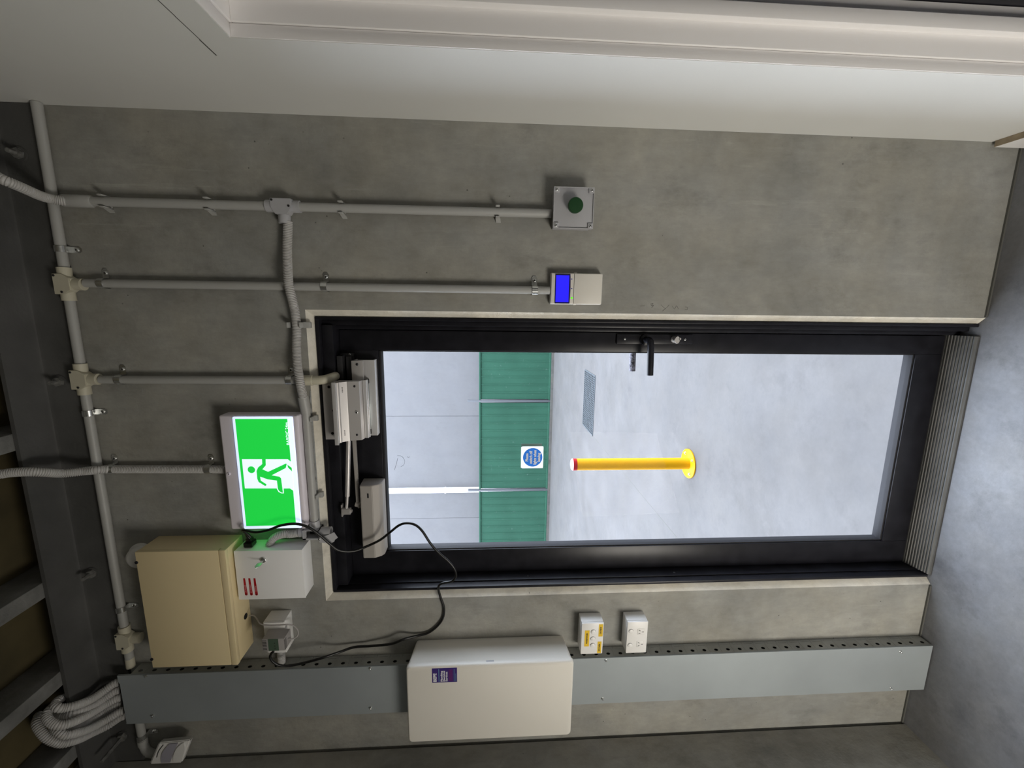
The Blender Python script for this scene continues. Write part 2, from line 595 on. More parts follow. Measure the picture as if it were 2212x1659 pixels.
# right wall: plasterboard with a white doorway nearer the camera
DY0, DY1, DZ = -1.26, -0.342, 2.150
b = mb('plaster')
b.box(XR, 0.65, DY1, -0.0005, 0, ZTOP)
b.box(XR, 0.65, -3.7, DY0, 0, ZTOP)
b.box(XR, 0.65, DY0, DY1, DZ, ZTOP)
b.build('wall_right', 'plaster', kind='structure')
cr = mb('crack')
cpts = [Vector((XR, P(px, py).y, 0)) for px, py in ()]
for (ya, za), (yb, zb) in [((-0.277, 2.215), (-0.33, 2.2135)), ((-0.33, 2.2135), (-0.40, 2.213)), ((-0.40, 2.213), (-0.60, 2.2125))]:
    cr.box(XR - 0.0006, XR + 0.001, ya, yb, min(za, zb), max(za, zb) + 0.001)
cr.build('trim_3', 'crack', kind='structure')
dr = thing('door_2', (0.6, -0.8, 0), None, None, kind='structure')


def jamb_u(x0, x1, t):
    q = mb('gloss')
    q.box(x0, x1, DY1 - t, DY1, 0, DZ - t, 0.0015)
    q.box(x0, x1, DY0, DY0 + t, 0, DZ - t, 0.0015)
    q.box(x0, x1, DY0, DY1, DZ - t, DZ, 0.0015)
    return q


jamb_u(0.5205, 0.545, 0.003).build('plaster_return', 'gloss', dr)
jamb_u(0.5455, 0.649, 0.008).build('jamb', 'gloss', dr)
jamb_u(0.590, 0.618, 0.026).build('door_stop', 'gloss', dr)
mb('black').box(0.650, 0.69, DY0 - 0.05, DY1 + 0.05, 0.0, DZ + 0.05).build('door_leaf', 'black', dr, label='dark door leaf behind the white jamb')
bs = mb('gloss')
bs.box(XR - 0.018, XR - 0.0005, -0.342, -0.010, 0.0, 0.098)
bs.use('mdf').box(XR - 0.018, XR - 0.0005, -0.342, -0.010, 0.098, 0.1)
bs.build('baseboard_right', 'gloss', kind='structure')

# ------------------------------------------------------------------ glazed door
FZ = OZ - CH
door = thing('door_1', (-0.5, 0.09, 0), None, None, kind='structure')
b = mb('black')
XA, XB = OX0 + CH, OX1 - CH            # -0.965, -0.032
b.box(XA + .0005, XA + 0.010, 0.014, 0.17, 0.0, FZ - .0005, 0.001)
b.box(XA + 0.010, XA + 0.015, 0.04, 0.17, 0.0, FZ - 0.012, 0.001)
b.box(XB - 0.010, XB - .0005, 0.014, 0.17, 0.0, FZ - .0005, 0.001)
b.box(XB - 0.026, XB - 0.010, 0.040, 0.17, 0.0, FZ - 0.012, 0.002)
b.box(XB - 0.040, XB - 0.026, 0.066, 0.17, 0.0, FZ - 0.012, 0.001)
b.box(XA + 0.010, XB - 0.010, 0.014, 0.17, FZ - 0.012, FZ - .0005, 0.001)
b.box(XA + 0.015, XB - 0.026, 0.030, 0.17, FZ - 0.046, FZ - 0.012, 0.002)
b.build('door_frame', 'black', door)
LX0, LX1, LZ0, LZ1 = -0.949, -0.076, 0.030, 2.116
GX0, GX1, GZ0, GZ1 = -0.858, -0.141, 0.128, 1.995
b = mb('black')
b.box(LX0, GX0, 0.085, 0.13, LZ0, LZ1, 0.0015)
b.box(GX1, LX1, 0.085, 0.13, LZ0, LZ1, 0.0015)
b.box(GX0, GX1, 0.085, 0.13, LZ0, GZ0, 0.0015)
b.box(GX0, GX1, 0.085, 0.13, GZ1, LZ1, 0.0015)
leaf = b.build('door_leaf', 'black', door)
b = mb('black')
b.box(XA + 0.0155, GX0 - 0.03, 0.131, 0.17, 0.0275, FZ - 0.047, 0.001).box(GX1 + 0.02, XB - 0.0405, 0.131, 0.17, 0.0275, FZ - 0.047, 0.001)
b.box(GX0 - 0.03, GX1 + 0.02, 0.131, 0.17, GZ1 + 0.03, FZ - 0.047, 0.001)
b.build('door_stop', 'black', door)
b = mb('gasket')
for x0, x1, z0, z1 in ((GX0, GX0 + .004, GZ0, GZ1), (GX1 - .004, GX1, GZ0, GZ1), (GX0, GX1, GZ0, GZ0 + .006), (GX0, GX1, GZ1 - .007, GZ1)):
    b.box(x0, x1, 0.090, 0.125, z0, z1, 0.001)
b.build('glazing_bead', 'gasket', leaf)
mb('glass').box(GX0 + .002, GX1 - .002, 0.105, 0.106, GZ0 + .002, GZ1 - .002).build('glass_pane', 'glass', leaf, label='clear glass with faint dirt')
b = mb('threshold')
pr = [(0.004, 0.001), (0.004, 0.006)]
n = 9
for i in range(n):
    y0 = 0.008 + i * 0.0085
    zz = 0.008 + 0.018 * (i / n)
    pr += [(y0, zz), (y0 + 0.0015, zz + 0.003), (y0 + 0.0055, zz + 0.003), (y0 + 0.007, zz)]
pr += [(0.0845, 0.027), (0.15, 0.027), (0.15, 0.001)]
b.prism([(XA + 0.016, y, z) for y, z in pr], (XB - XA - 0.057, 0, 0))
b.build('threshold', 'threshold', door)
# lever set
b = mb('black').box(-0.114, -0.079, 0.0775, 0.0848, 0.945, 1.208, 0.004)
hp = b.build('handle_plate', 'black', leaf)
for z in (1.180, 0.973):
    screw((-0.0965, 0.0775, z), (0, -1, 0), 0.004, door, name='plate_screw')
lev = mb('black')
lev.lathe((-0.0975, 0.0775, 1.110), (0, -1, 0), [(0, 0.020), (0.006, 0.019), (0.008, 0.011), (0.035, 0.0105)], 20)
lev.tube([(-0.0975, 0.050, 1.110), (-0.0985, 0.037, 1.110), (-0.110, 0.029, 1.109), (-0.16, 0.028, 1.107), (-0.211, 0.028, 1.105)], 0.0108, 14)
lev.build('lever_handle', 'black', door)
t = mb('silver').lathe((-0.0965, 0.0775, 1.012), (0, -1, 0), [(0, 0.011), (0.004, 0.011), (0.008, 0.007), (0.018, 0.007)], 18)
t.prism([(-0.0965 + 0.0095 * math.cos(a) * (1.35 if math.sin(a) < 0.3 else 1.0), 0.059, 1.012 + 0.0095 * math.sin(a)) for a in [i * math.pi / 9 for i in range(18)]], (0, -0.008, 0), 0.0012)
t.lathe((-0.093, 0.059, 1.003), (0, -1, 0), [(0, 0.004), (0.008, 0.004)], 12)
t.build('thumb_turn', 'silver', door, label='small silver thumb turn below the lever')
w = mb('wrap').tube([(-0.10, 0.131, 1.117), (-0.10, 0.165, 1.117), (-0.115, 0.172, 1.117), (-0.16, 0.172, 1.116), (-0.218, 0.172, 1.115)], 0.0115, 14)
w.build('outside_handle', 'wrap', door, label='plastic wrapped outside lever seen through the glass')
for p in ((-0.952, 1.49), (-0.952, 0.95)):
    screw((XA + 0.0151, 0.055, p[1]), (1, 0, 0), 0.004, door, m='dark_alu', name='frame_screw')

# ------------------------------------------------------------------ outside
YF = 8.93
mb('yard').box(-14, 8, 0.2, 10.5, -0.2, 0.0).build('floor_yard', 'yard', kind='structure')
b = mb('crack')
b.box(-1.933, -1.927, 1.2, YF - 0.1, 0.0001, 0.0012)
b.build('trim_4', 'crack', kind='structure')
WY = YF + 0.6
xs = [-8.75, -5.67, -2.80, 0.6, 4.0]
b = mb('tilt')
for a, c in zip(xs, xs[1:]):
    b.box(a + 0.005, c - 0.005, WY, WY + 0.15, 0, 4.9)
b.box(-8.7, 3.95, WY + 0.008, WY + 0.12, 0, 4.85)
b.build('wall_yard', 'tilt', kind='structure')
b = mb('kerb').box(-8.75, 4, YF - 0.06, YF + 0.06, 0.0, 0.062)
tag(b.build('concrete_plinth', 'kerb'), 'low grey concrete plinth running under the green fence sheets', 'plinth')
postx = [-7.0, -4.60, -2.262, 0.12, 2.50]
lbls = ['green ribbed fence sheet between the downpipe post and the glass edge opposite the handle',
        'green ribbed fence sheet between the two grey posts, behind the yellow bollard',
        'green ribbed fence sheet on the door handle side of the glass, near the drain grate',
        'green ribbed fence sheet hidden behind the door frame past the handle side']
for i in range(4):
    x0, x1 = postx[i] + 0.026, postx[i + 1] - 0.026
    th = thing('green_fence', ((x0 + x1) / 2, YF, 0.06), lbls[i], 'fence panel', 'green fence sheets')
    prof, x = [], x0 + 0.02
    per = 0.196
    while x < x1 - 0.02:
        for dx, dy in ((0, 0), (0.150, 0), (0.158, -0.012), (0.170, -0.012), (0.178, 0)):
            if x + dx < x1 - 0.02:
                prof.append((x + dx, YF + dy))
        x += per
    prof.append((x1 - 0.02, YF))
    q = mb('fence')
    q.prism([(a, c, 0.075) for a, c in prof] + [(a, c + 0.003, 0.075) for a, c in reversed(prof)], (0, 0, 1.74))
    q.build('ribbed_sheet', 'fence', th)
    q = mb('fence')
    q.box(x0, x1, YF - 0.028, YF + 0.024, 1.785, 1.828, 0.003).build('rail', 'fence', th)
    mb('fence').box(x0, x1, YF - 0.028, YF + 0.024, 0.0625, 0.105, 0.003).build('rail', 'fence', th)
for i, (x, lab) in enumerate(((-4.60, 'thin grey fence post in line with the white downpipe'), (-2.262, 'thin grey fence post in line with the drain grate'),
                            (0.12, 'thin grey fence post hidden behind the door frame on the handle side'))):
    q = mb('fence_post').box(x - 0.025, x + 0.025, YF - 0.035, YF + 0.03, 0.063, 2.108, 0.003)
    tag(q.build('fence_post', 'fence_post'), lab, 'fence post', 'grey fence posts')
q = thing('downpipe', (-4.84, WY - 0.06, 0), 'white rectangular downpipe on the pale outdoor concrete wall', 'pipe')
mb('sign_white').box(-4.905, -4.775, WY - 0.08, WY - 0.001, 0.0, 4.8, 0.008).build('pipe', 'sign_white', q)
mb('sign_white').box(-4.915, -4.765, WY - 0.088, WY - 0.001, 2.72, 2.76, 0.002).build('bracket', 'sign_white', q)

# bollard
BX, BY = -1.222, 1.864
bo = thing('bollard', (BX, BY, 0), 'yellow steel bollard with red band and white cap bolted to the ground outside', 'bollard')
mb('bollard').lathe((BX, BY, 0.0), (0, 0, 1), [(0.001, 0.118), (0.010, 0.118), (0.0115, 0.116)], 40).build('base_plate', 'bollard', bo)
mb('bollard').lathe((BX, BY, 0.0115), (0, 0, 1), [(0, 0.0475), (0.003, 0.0465), (0.912, 0.0465)], 32).build('post', 'bollard', bo)
mb('bollard_red').lathe((BX, BY, 0.9235), (0, 0, 1), [(0, 0.0475), (0.030, 0.0475)], 32).build('reflective_band', 'bollard_red', bo, label='red reflective band under the cap')
mb('sign_white').lathe((BX, BY, 0.9535), (0, 0, 1), [(0, 0.0465), (0.006, 0.045), (0.012, 0.036), (0.0135, 0.0)], 32).build('cap', 'sign_white', bo, label='domed white cap')
for a in (35, 125, 215, 305):
    x, y = BX + 0.088 * math.cos(math.radians(a)), BY + 0.088 * math.sin(math.radians(a))
    mb('zinc').lathe((x, y, 0.0115), (0, 0, 1), [(0, 0.013), (0.002, 0.013), (0.0021, 0.009), (0.010, 0.009)], 6).build('bolt', 'zinc', bo)

# drain grate
gx0, gx1, gy0, gy1 = -1.915, -1.005, 4.915, 5.58
gr = thing('drain_grate', ((gx0 + gx1) / 2, (gy0 + gy1) / 2, 0), 'rectangular galvanised drain grate set flush in the outdoor concrete', 'drain grate')
mb('void2').box(gx0, gx1, gy0, gy1, 0.0002, 0.001).build('pit', 'void2', gr, label='dark pit under the bars')
b = mb('grate')
b.box(gx0 - .01, gx1 + .01, gy0 - .02, gy0, 0.0003, 0.008).box(gx0 - .01, gx1 + .01, gy1, gy1 + .02, 0.0003, 0.008)
b.box(gx0 - .02, gx0, gy0, gy1, 0.0003, 0.008).box(gx1, gx1 + .02, gy0, gy1, 0.0003, 0.008)
b.build('rim', 'grate', gr)
b = mb('grate')
k = 0
x = gx0 + 0.03
while x < gx1:
    b.box(x - 0.004, x + 0.004, gy0, gy1, 0.0012, 0.0078)
    x += 0.034
for j in range(1, 7):
    y = gy0 + j * (gy1 - gy0) / 7
    b.box(gx0, gx1, y - 0.008, y + 0.008, 0.0012, 0.0070)
b.build('grating', 'grate', gr)

# notice on the glass
nx0, nx1, nz0, nz1 = -0.559, -0.478, 1.440, 1.519
GY = 0.1045
no = thing('notice_sticker', ((nx0 + nx1) / 2, GY, nz0), 'small white square notice with blue disc stuck on the door glass', 'sign')
# one sheet of vinyl cut round the printed disc
b = mb('sign_card')
cx, cz = (nx0 + nx1) / 2, (nz0 + nz1) / 2 - 0.002
NS = 64
ci, sq = [], []
for i in range(NS):
    t = 2 * math.pi * (i + 0.5) / NS
    cs, sn = math.cos(t), math.sin(t)
    ci.append(b.bm.verts.new((cx + 0.0345 * cs, GY - 0.0005, cz + 0.0345 * sn)))
    k = min(((nx1 - cx) if cs > 0 else (cx - nx0)) / max(1e-6, abs(cs)), ((nz1 - cz) if sn > 0 else (cz - nz0)) / max(1e-6, abs(sn)))
    sq.append(b.bm.verts.new((cx + cs * k, GY - 0.0005, cz + sn * k)))
for i in range(NS):
    j = (i + 1) % NS
    b.face([sq[i], sq[j], ci[j], ci[i]])
b.build('card', 'sign_card', no)
b = mb('blue_sign')
b.face([b.bm.verts.new((cx + 0.0345 * math.cos(2 * math.pi * i / NS), GY - 0.0005, cz + 0.0345 * math.sin(2 * math.pi * i / NS))) for i in range(NS)])
b.build('disc', 'blue_sign', no)
for s, dz in (('Please', 0.0205), ('switch off', 0.0065), ('lights when', -0.0080), ('leaving', -0.0220)):
    text(s, cx, GY - 0.0010, cz + dz, 0.0138, 'ink_ww', no, bold=0.0005, sx=0.86)
mb('tape').box(nx1 + 0.0005, nx1 + 0.010, GY - 0.0006, GY, nz0 + 0.006, nz1, ).build('tape', 'tape', no, label='strip of clear tape beside the card')
b = mb('ink_k')
for pl in ([(858, 984), (868, 986), (874, 995), (872, 1004), (866, 1008)], [(859, 990), (856, 1003), (852, 1015)], [(880, 986), (882, 989), (885, 986)]):
    b.tube([P(x, y, GY) for x, y in pl], 0.0005, 6, step=0.003)
tag(b.build('pen_mark', 'ink_k'), 'thin curved pen scribble on the door glass near the door closer', 'pen mark')

pm = thing('pencil_mark', P(1445, 662, 0), 'faint pencil scribbles on the concrete between the keypad and the door handle', 'pencil mark')
for pl in ([(1070, 1522), (1105, 1520)], [(1145, 1508), (1168, 1500), (1152, 1519), (1172, 1514), (1156, 1535)], [(1228, 1512), (1262, 1540), (1290, 1512)], [(1262, 1540), (1240, 1560)],
           [(1312, 1520), (1332, 1545), (1345, 1518), (1360, 1542)], [(1412, 1528), (1432, 1532), (1428, 1550), (1410, 1548)]):
    mb('pencil').tube([P(1080 + x / 3.529, 230 + y / 3.529, -0.0003) for x, y in pl], 0.0005, 6, step=0.004).build('stroke', 'pencil', pm)

# ------------------------------------------------------------------ steel and joists overhead
be = thing('steel_angle_beam', (-0.53, 0, 2.845), 'dark steel angle bolted along the top of the concrete wall under the joists', 'beam')
pf = [(-0.0005, 2.846), (-0.010, 2.846), (-0.010, 2.928), (-0.013, 2.936), (-0.020, 2.939), (-0.112, 2.939), (-0.112, 2.950), (-0.0005, 2.950)]
mb('steel').prism([(-1.584, y, z) for y, z in pf], (2.103, 0, 0)).build('angle', 'steel', be)
for (px, py), L in (((44, 333), 0.030), ((131, 824), 0.030), ((201, 1237), 0.034), ((268, 1588), 0.085)):
    p = P(px, py, -0.010)
    if p.z > 2.925:
        p.z = 2.90
    q = mb('steel')
    q.lathe(p, (0, -1, 0), [(0, 0.019), (0.003, 0.019), (0.0031, 0.010)], 20)
    q.use('dull').lathe(p + Vector((0, -0.0031, 0)), (0, -1, 0), [(0, 0.0135), (0.010, 0.0135), (0.0101, 0.006), (L, 0.006)], 6)
    q.build('anchor_bolt', 'steel', be, label='zinc anchor bolt with washer')
for x, lab in ((0.10, 'grey ceiling joist nearest the white right wall'), (-0.385, 'short stub of grey ceiling joist above the exit conduit'),
               (-0.842, 'grey ceiling joist above the beige cabinet'), (-1.145, 'grey ceiling joist above the looped conduits'),
               (-1.415, 'grey ceiling joist nearest the left wall corner')):
    q = mb('joist').box(x - 0.025, x + 0.025, -3.69, -0.001, 2.951, 3.059, 0.004)
    tag(q.build('ceiling_joist', 'joist'), lab, 'joist', 'ceiling joists')


# ------------------------------------------------------------------ conduit fittings
def saddle(p, axis, side, parent, r=0.0135, flat=0.0):
    """zinc saddle clip over a pipe on the wall: strap plus one screwed tab; p on the pipe axis"""
    p = Vector(p)
    a = Vector((0, 0, 1)) if axis == 'Z' else Vector((1, 0, 0))
    s = Vector(side)
    out = Vector((0, -1, 0))
    w = 0.0085
    q = mb('zinc')
    n = 12
    prof = []
    for i in range(n + 1):
        t = math.pi * i / n
        prof.append((math.cos(t), math.sin(t)))
    inner = [p + s * (c * r) + out * (k * r) for c, k in prof]
    outer = [p + s * (c * (r + .0012)) + out * (k * (r + .0012)) for c, k in prof]
    yb = p.y
    base = Vector((0, -yb - 0.0012, 0))
    poly = [outer[-1] + base] + list(reversed(outer)) + [outer[0] + base] + [inner[0] + base] + inner + [inner[-1] + base]
    # drop duplicated neighbours
    pp = []
    for v in poly:
        if not pp or (v - pp[-1]).length > 1e-6:
            pp.append(v)
    q.prism([v - a * w for v in pp], a * (2 * w))
    t0 = p + s * (r + .001) + base
    q.prism([t0 - a * w, t0 + s * 0.022 - a * w, t0 + s * 0.028 - a * w * 0.5, t0 + s * 0.028 + a * w * 0.5, t0 + s * 0.022 + a * w, t0 + a * w], (0, -0.0014, 0))
    so = q.build('saddle', 'zinc', parent, label='zinc saddle clip')
    c = t0 + s * 0.015 + Vector((0, -0.0014, 0))
    screw(c, (0, -1, 0), 0.0055, so)
    return so


def clip(p, parent, s=(-1, 0, 0)):
    """plastic clip: two small ears either side of the pipe"""
    p = Vector(p)
    q = mb('pipe')
    q.box(p.x - 0.017, p.x - 0.0132, -0.032, -0.0005, p.z - 0.006, p.z + 0.006, 0.0008)
    q.box(p.x + 0.0132, p.x + 0.017, -0.034, -0.0005, p.z - 0.006, p.z + 0.006, 0.0008)
    q.box(p.x - 0.017, p.x + 0.017, -0.004, -0.0005, p.z - 0.006, p.z + 0.006, 0.0008)
    q.prism([(p.x - 0.017, -0.001, p.z + 0.006), (p.x - 0.017, -0.018, p.z + 0.006), (p.x - 0.026, -0.001, p.z + 0.004)], (0, 0, -0.014))
    return q.build('clip', 'pipe', parent)


def tee(p, main, branch, parent, m, r=0.0165, L=0.046, Lb=0.046):
    """inspection tee: sockets along the main axis and the branch, flat screwed cover"""
    p = Vector(p)
    a = Vector((0, 0, 1)) if main == 'Z' else Vector((1, 0, 0))
    s = Vector(branch)
    q = mb(m)
    for d, ln in ((a, L), (-a, L), (s, Lb)):
        q.lathe(p + d * 0.010, d, [(0, r - .0005), (ln - 0.013, r), (ln - 0.010, r), (ln - 0.0101, r - 0.0025)], 20)
    hw = 0.028
    out = Vector((0, -1, 0))
    y0 = Vector((0, 0.010, 0))
    poly = [p + a * hw - s * 0.018, p + a * hw + s * 0.006, p + a * 0.016 + s * 0.024, p - a * 0.016 + s * 0.024, p - a * hw + s * 0.006, p - a * hw - s * 0.018]
    q.prism([v + y0 for v in poly], (0, -0.026, 0), 0.001)
    f = q.build('inspection_tee', m, parent)
    q = mb(m)
    q.prism([v + out * 0.0163 for v in poly], (0, -0.003, 0), 0.0006)
    q.build('cover', m, f)
    for v in (p + a * (hw - 0.005) - s * 0.013, p - a * (hw - 0.006) + s * 0.002):
        screw(v + out * 0.0194, out, 0.0032, f, m='dark_alu')
    return f


PR = 0.0122
# --- horizontal run under the beam
ZR, YR = 2.829, -0.0160
h = thing('conduit', (0.1, YR, ZR), 'grey rigid conduit running alongside the dark steel angle with three cream tees', 'conduit')
mb('pipe').cyl((0.519, YR, ZR), (-1.168, YR, ZR), PR).build('pipe', 'pipe', h)
mb('cream').cyl((-1.165, YR, ZR), (-1.199, YR, ZR), PR + .0005).build('pipe_end', 'cream', h, label='pale pipe end entering the tray')
tx = [P(142, 614, -0.018).x, P(172, 819, -0.018).x, P(272, 1379, -0.018).x]
for x in tx:
    tee((x, YR - 0.001, ZR), 'X', (0, 0, -1), h, 'cream')
for px, py in ((134, 538), (193, 892), (263, 1315)):
    saddle((P(px, py, -0.018).x, YR, ZR), 'X', (0, 0, -1), h)

# --- drop to the green push button
xb = 0.2745
h = thing('conduit', (xb, -0.017, 2.0), 'grey rigid conduit dropping to the green push button box', 'conduit', 'wall conduits')
zt = P(185, 438, -0.017).z
z1 = P(1192, 459, -0.017).z
mb('pipe').cyl((xb, -0.017, zt + 0.02), (xb, -0.017, z1 + 0.002), PR).build('pipe', 'pipe', h)
mb('pipe').lathe((xb, -0.017, zt - 0.02), (0, 0, 1), [(0, 0.0135), (0.004, 0.016), (0.075, 0.0165), (0.08, 0.0145)], 20).build('coupling', 'pipe', h)
pts = [P(150, 436, -0.020), P(138, 434, -0.026), P(110, 429.5, -0.045), P(85, 422, -0.075), P(60, 411, -0.105), P(30, 398, -0.132), P(6, 388, -0.145), P(-25, 372, -0.140), P(-50, 362, -0.14), Vector((0.31, -0.16, 3.058))]
pts[0].x = xb + 0.001
mb('corr').tube(pts, 0.0128, 14, corr=0.0026).build('flexible_hose', 'corr', h, label='corrugated flexible length curving up past the beam')
for px in (228, 452, 738, 1075):
    clip((xb, 0, P(px, 445, -0.017).z), h)
ztee = P(613, 446, -0.017).z
tee((xb, -0.018, ztee), 'Z', (-1, 0, 0), h, 'greybox')

# --- flexible branch crossing to the exit sign head and on to the power supply
h = thing('conduit', (0.22, -0.018, 2.2), 'corrugated grey conduit snaking level from the grey tee across two pipes to the exit sign', 'conduit')
pts = [P(621.8, 478, -0.018), P(621.5, 500, -0.019), P(620.5, 538, -0.022), P(621, 569, -0.030), P(622.5, 603, -0.0445), P(625, 622, -0.0455), P(632, 650, -0.034), P(637, 672, -0.022),
       P(641, 708, -0.017), P(640.5, 754, -0.020), P(642.5, 790, -0.034), P(647, 818, -0.0455), P(650, 835, -0.043), P(656, 860, -0.027)]
mb('corr').tube(pts, 0.0128, 14, corr=0.0026).build('flexible_hose', 'corr', h)
zp = 2.193
xs0, xs1 = P(657, 860, -0.02).x, P(675.4, 1131, -0.02).x
mb('pipe').cyl((xs0 + 0.006, -0.026, zp + .004), (xs0 - 0.045, -0.021, zp), 0.0152).build('socket', 'pipe', h)
mb('pipe').cyl((xs0 - 0.04, -0.021, zp), (xs1, -0.021, zp), PR).build('pipe', 'pipe', h)
for py in (905, 1072):
    x = P(665, py, -0.02).x
    mb('pipe').box(x - 0.007, x + 0.007, -0.032, -0.0005, zp - 0.0185, zp - 0.0128, 0.0008).box(x - 0.009, x + 0.009, -0.012, -0.0005, zp - 0.028, zp - 0.0175, 0.0008).build('clip', 'pipe', h)
q = mb('corr')
q.box(P(640, 727, 0).x, P(640, 716, 0).x, -0.004, -0.0005, 2.175, 2.232, 0.0008)
x = P(640, 702, -0.018).x
for zc in (2.222, 2.186):
    pass
xk = P(641, 702, -0.018).x
mb('pipe').box(xk - 0.008, xk + 0.008, -0.034, -0.0005, 2.2215, 2.2255, 0.0006).box(xk - 0.008, xk + 0.008, -0.0025, -0.0005, 2.188, 2.222).box(xk - 0.008, xk + 0.008, -0.034, -0.0005, 2.186, 2.1905, 0.0006).box(xk - 0.009, xk + 0.009, -0.014, -0.0005, 2.166, 2.1865, 0.001).build('clip', 'pipe', h)
q.bm.free()
# open inspection tee at its lower end
xt = P(672, 1156, -0.022).x
yt = -0.022
q = mb('greybox')
q.lathe((xs1 + 0.012, -0.021, zp), (-1, 0, 0), [(0, 0.0155), (0.030, 0.0162), (0.031, 0.013)], 20)
zc = zp
pa, pb = P(652.5, 1146, -0.04), P(690.5, 1166.5, -0.04)
q.box(pa.x, pb.x, -0.006, -0.002, pb.z, pa.z)
q.box(pa.x, pa.x - 0.003, -0.040, -0.002, pb.z, pa.z)
q.box(pb.x, pb.x + 0.003, -0.040, -0.002, pb.z, pa.z)
q.box(pa.x, pb.x, -0.040, -0.002, pa.z - 0.003, pa.z)
q.box(pa.x, pb.x, -0.040, -0.002, pb.z, pb.z + 0.003)
q.box(pa.x - 0.0005, pb.x + .0005, -0.0405, -0.034, pa.z - 0.010, pa.z)
q.box(pb.x + 0.006, pb.x, -0.0405, -0.034, pb.z, pa.z)
xm = (pa.x + pb.x) / 2 + 0.002
q.lathe((xm, -0.022, pb.z + 0.002), (0, 0, -1), [(0, 0.0150), (0.032, 0.0155), (0.033, 0.0155), (0.0331, 0.013), (0.015, 0.0125)], 20)
q.lathe((xm, -0.022, pa.z - 0.002), (0, 0, 1), [(0, 0.0150), (0.018, 0.0155)], 20)
tj = q.build('inspection_tee', 'greybox', h, label='grey inspection tee standing open with its cover off')
mb('void').box(pa.x - 0.0035, pb.x + 0.0065, -0.012, -0.0061, pb.z + 0.0035, pa.z - 0.0105).build('opening', 'void', tj, label='dark open inside of the tee')
# cover hanging off one screw
c0, c1, c2, c3 = P(701, 1159, -0.044), P(721, 1150, -0.034), P(729.5, 1162, -0.034), P(714, 1174.5, -0.044)
mb('greybox').prism([c0, c1, c2, P(723, 1166, -0.037), P(722, 1170, -0.038), c3, P(690, 1172, -0.047), P(688.5, 1162, -0.048)], (0, 0.003, 0.0), 0.0005).build('cover', 'greybox', tj, label='grey cover plate swung aside on one screw')
screw(P(689.5, 1165.5, -0.049), (0, -1, 0), 0.0035, tj)
pts = [Vector((xm, -0.022, pa.z + 0.008)), P(630, 1153.5, -0.023), P(615, 1153.5, -0.025), P(600, 1157.5, -0.029), P(590, 1164, -0.033), P(584, 1173, -0.036), Vector((P(504.1, 1190.7, -0.068).x + 0.0004, -0.037, P(582, 1180, -0.037).z))]
mb('corr').tube(pts, 0.0125, 14, corr=0.0026).build('flexible_tail', 'corr', h, label='short corrugated tail bending into the white power supply')

# --- drop to the keypad
xk = tx[0]
xk2 = 0.0545
h = thing('conduit', (xk2, -0.016, 2.0), 'grey rigid conduit dropping to the keypad', 'conduit', 'wall conduits')
mb('pipe').cyl((xk2, -0.016, ZR - 0.05), (xk2, -0.016, 1.4515), PR - 0.0004).build('pipe', 'pipe', h)
for px, py in ((222, 612), (702, 622), (1155, 626)):
    saddle((xk2, -0.016, P(px, py, -0.016).z), 'Z', (1, 0, 0), h)

# --- drop to the magnetic lock
xm2 = -0.2235
h = thing('conduit', (xm2, -0.016, 2.3), 'grey rigid conduit with cream elbow dropping to the magnetic lock', 'conduit', 'wall conduits')
zl = P(660, 819, -0.016).z
mb('pipe').cyl((xm2, -0.016, ZR - 0.05), (xm2, -0.016, zl), PR - 0.0004).build('pipe', 'pipe', h)
q = mb('cream')
q.lathe((xm2, -0.0175, zl + 0.004), (0, 0, -1), [(0, 0.0158), (0.026, 0.0158), (0.027, 0.0135)], 20)
q.tube([(xm2, -0.0175, zl - 0.022), (xm2, -0.0170, zl - 0.036), (xm2 + 0.002, -0.012, zl - 0.056), (xm2 + 0.006, 0.006, zl - 0.071), (xm2 + 0.006, 0.0285, zl - 0.074)], 0.0135, 16)
q.build('elbow', 'cream', h, label='cream elbow turning into the door head')
for px, py in ((259, 815), (626, 819)):
    saddle((xm2, -0.016, P(px, py, -0.016).z), 'Z', (1, 0, 0), h)

# --- corrugated drop to the exit sign
h = thing('conduit', (-0.5, -0.017, 2.6), 'corrugated grey conduit crossing the steel beam into the exit sign', 'conduit')
pts = [Vector((-0.50, -0.19, 3.058)), P(-40, 1024, -0.165), P(0, 1024, -0.150), P(20, 1021.5, -0.145), P(48, 1019.5, -0.137), P(76, 1019.5, -0.127), P(105, 1021, -0.106), P(131, 1022.5, -0.080), P(158, 1020.5, -0.060), P(185, 1017.5, -0.0455),
       P(208, 1015.5, -0.0430), P(228, 1014, -0.026), P(245, 1013.5, -0.0175), P(342, 1013.5, -0.0165), P(455, 1013.5, -0.0165), P(487, 1014.5, -0.0170)]
mb('corr').tube(pts, 0.0127, 14, corr=0.0026).build('flexible_hose', 'corr', h)
for px in (242, 452):
    p = P(px, 1013.5, -0.0165)
    saddle(p, 'Z', (1, 0, 0), h)

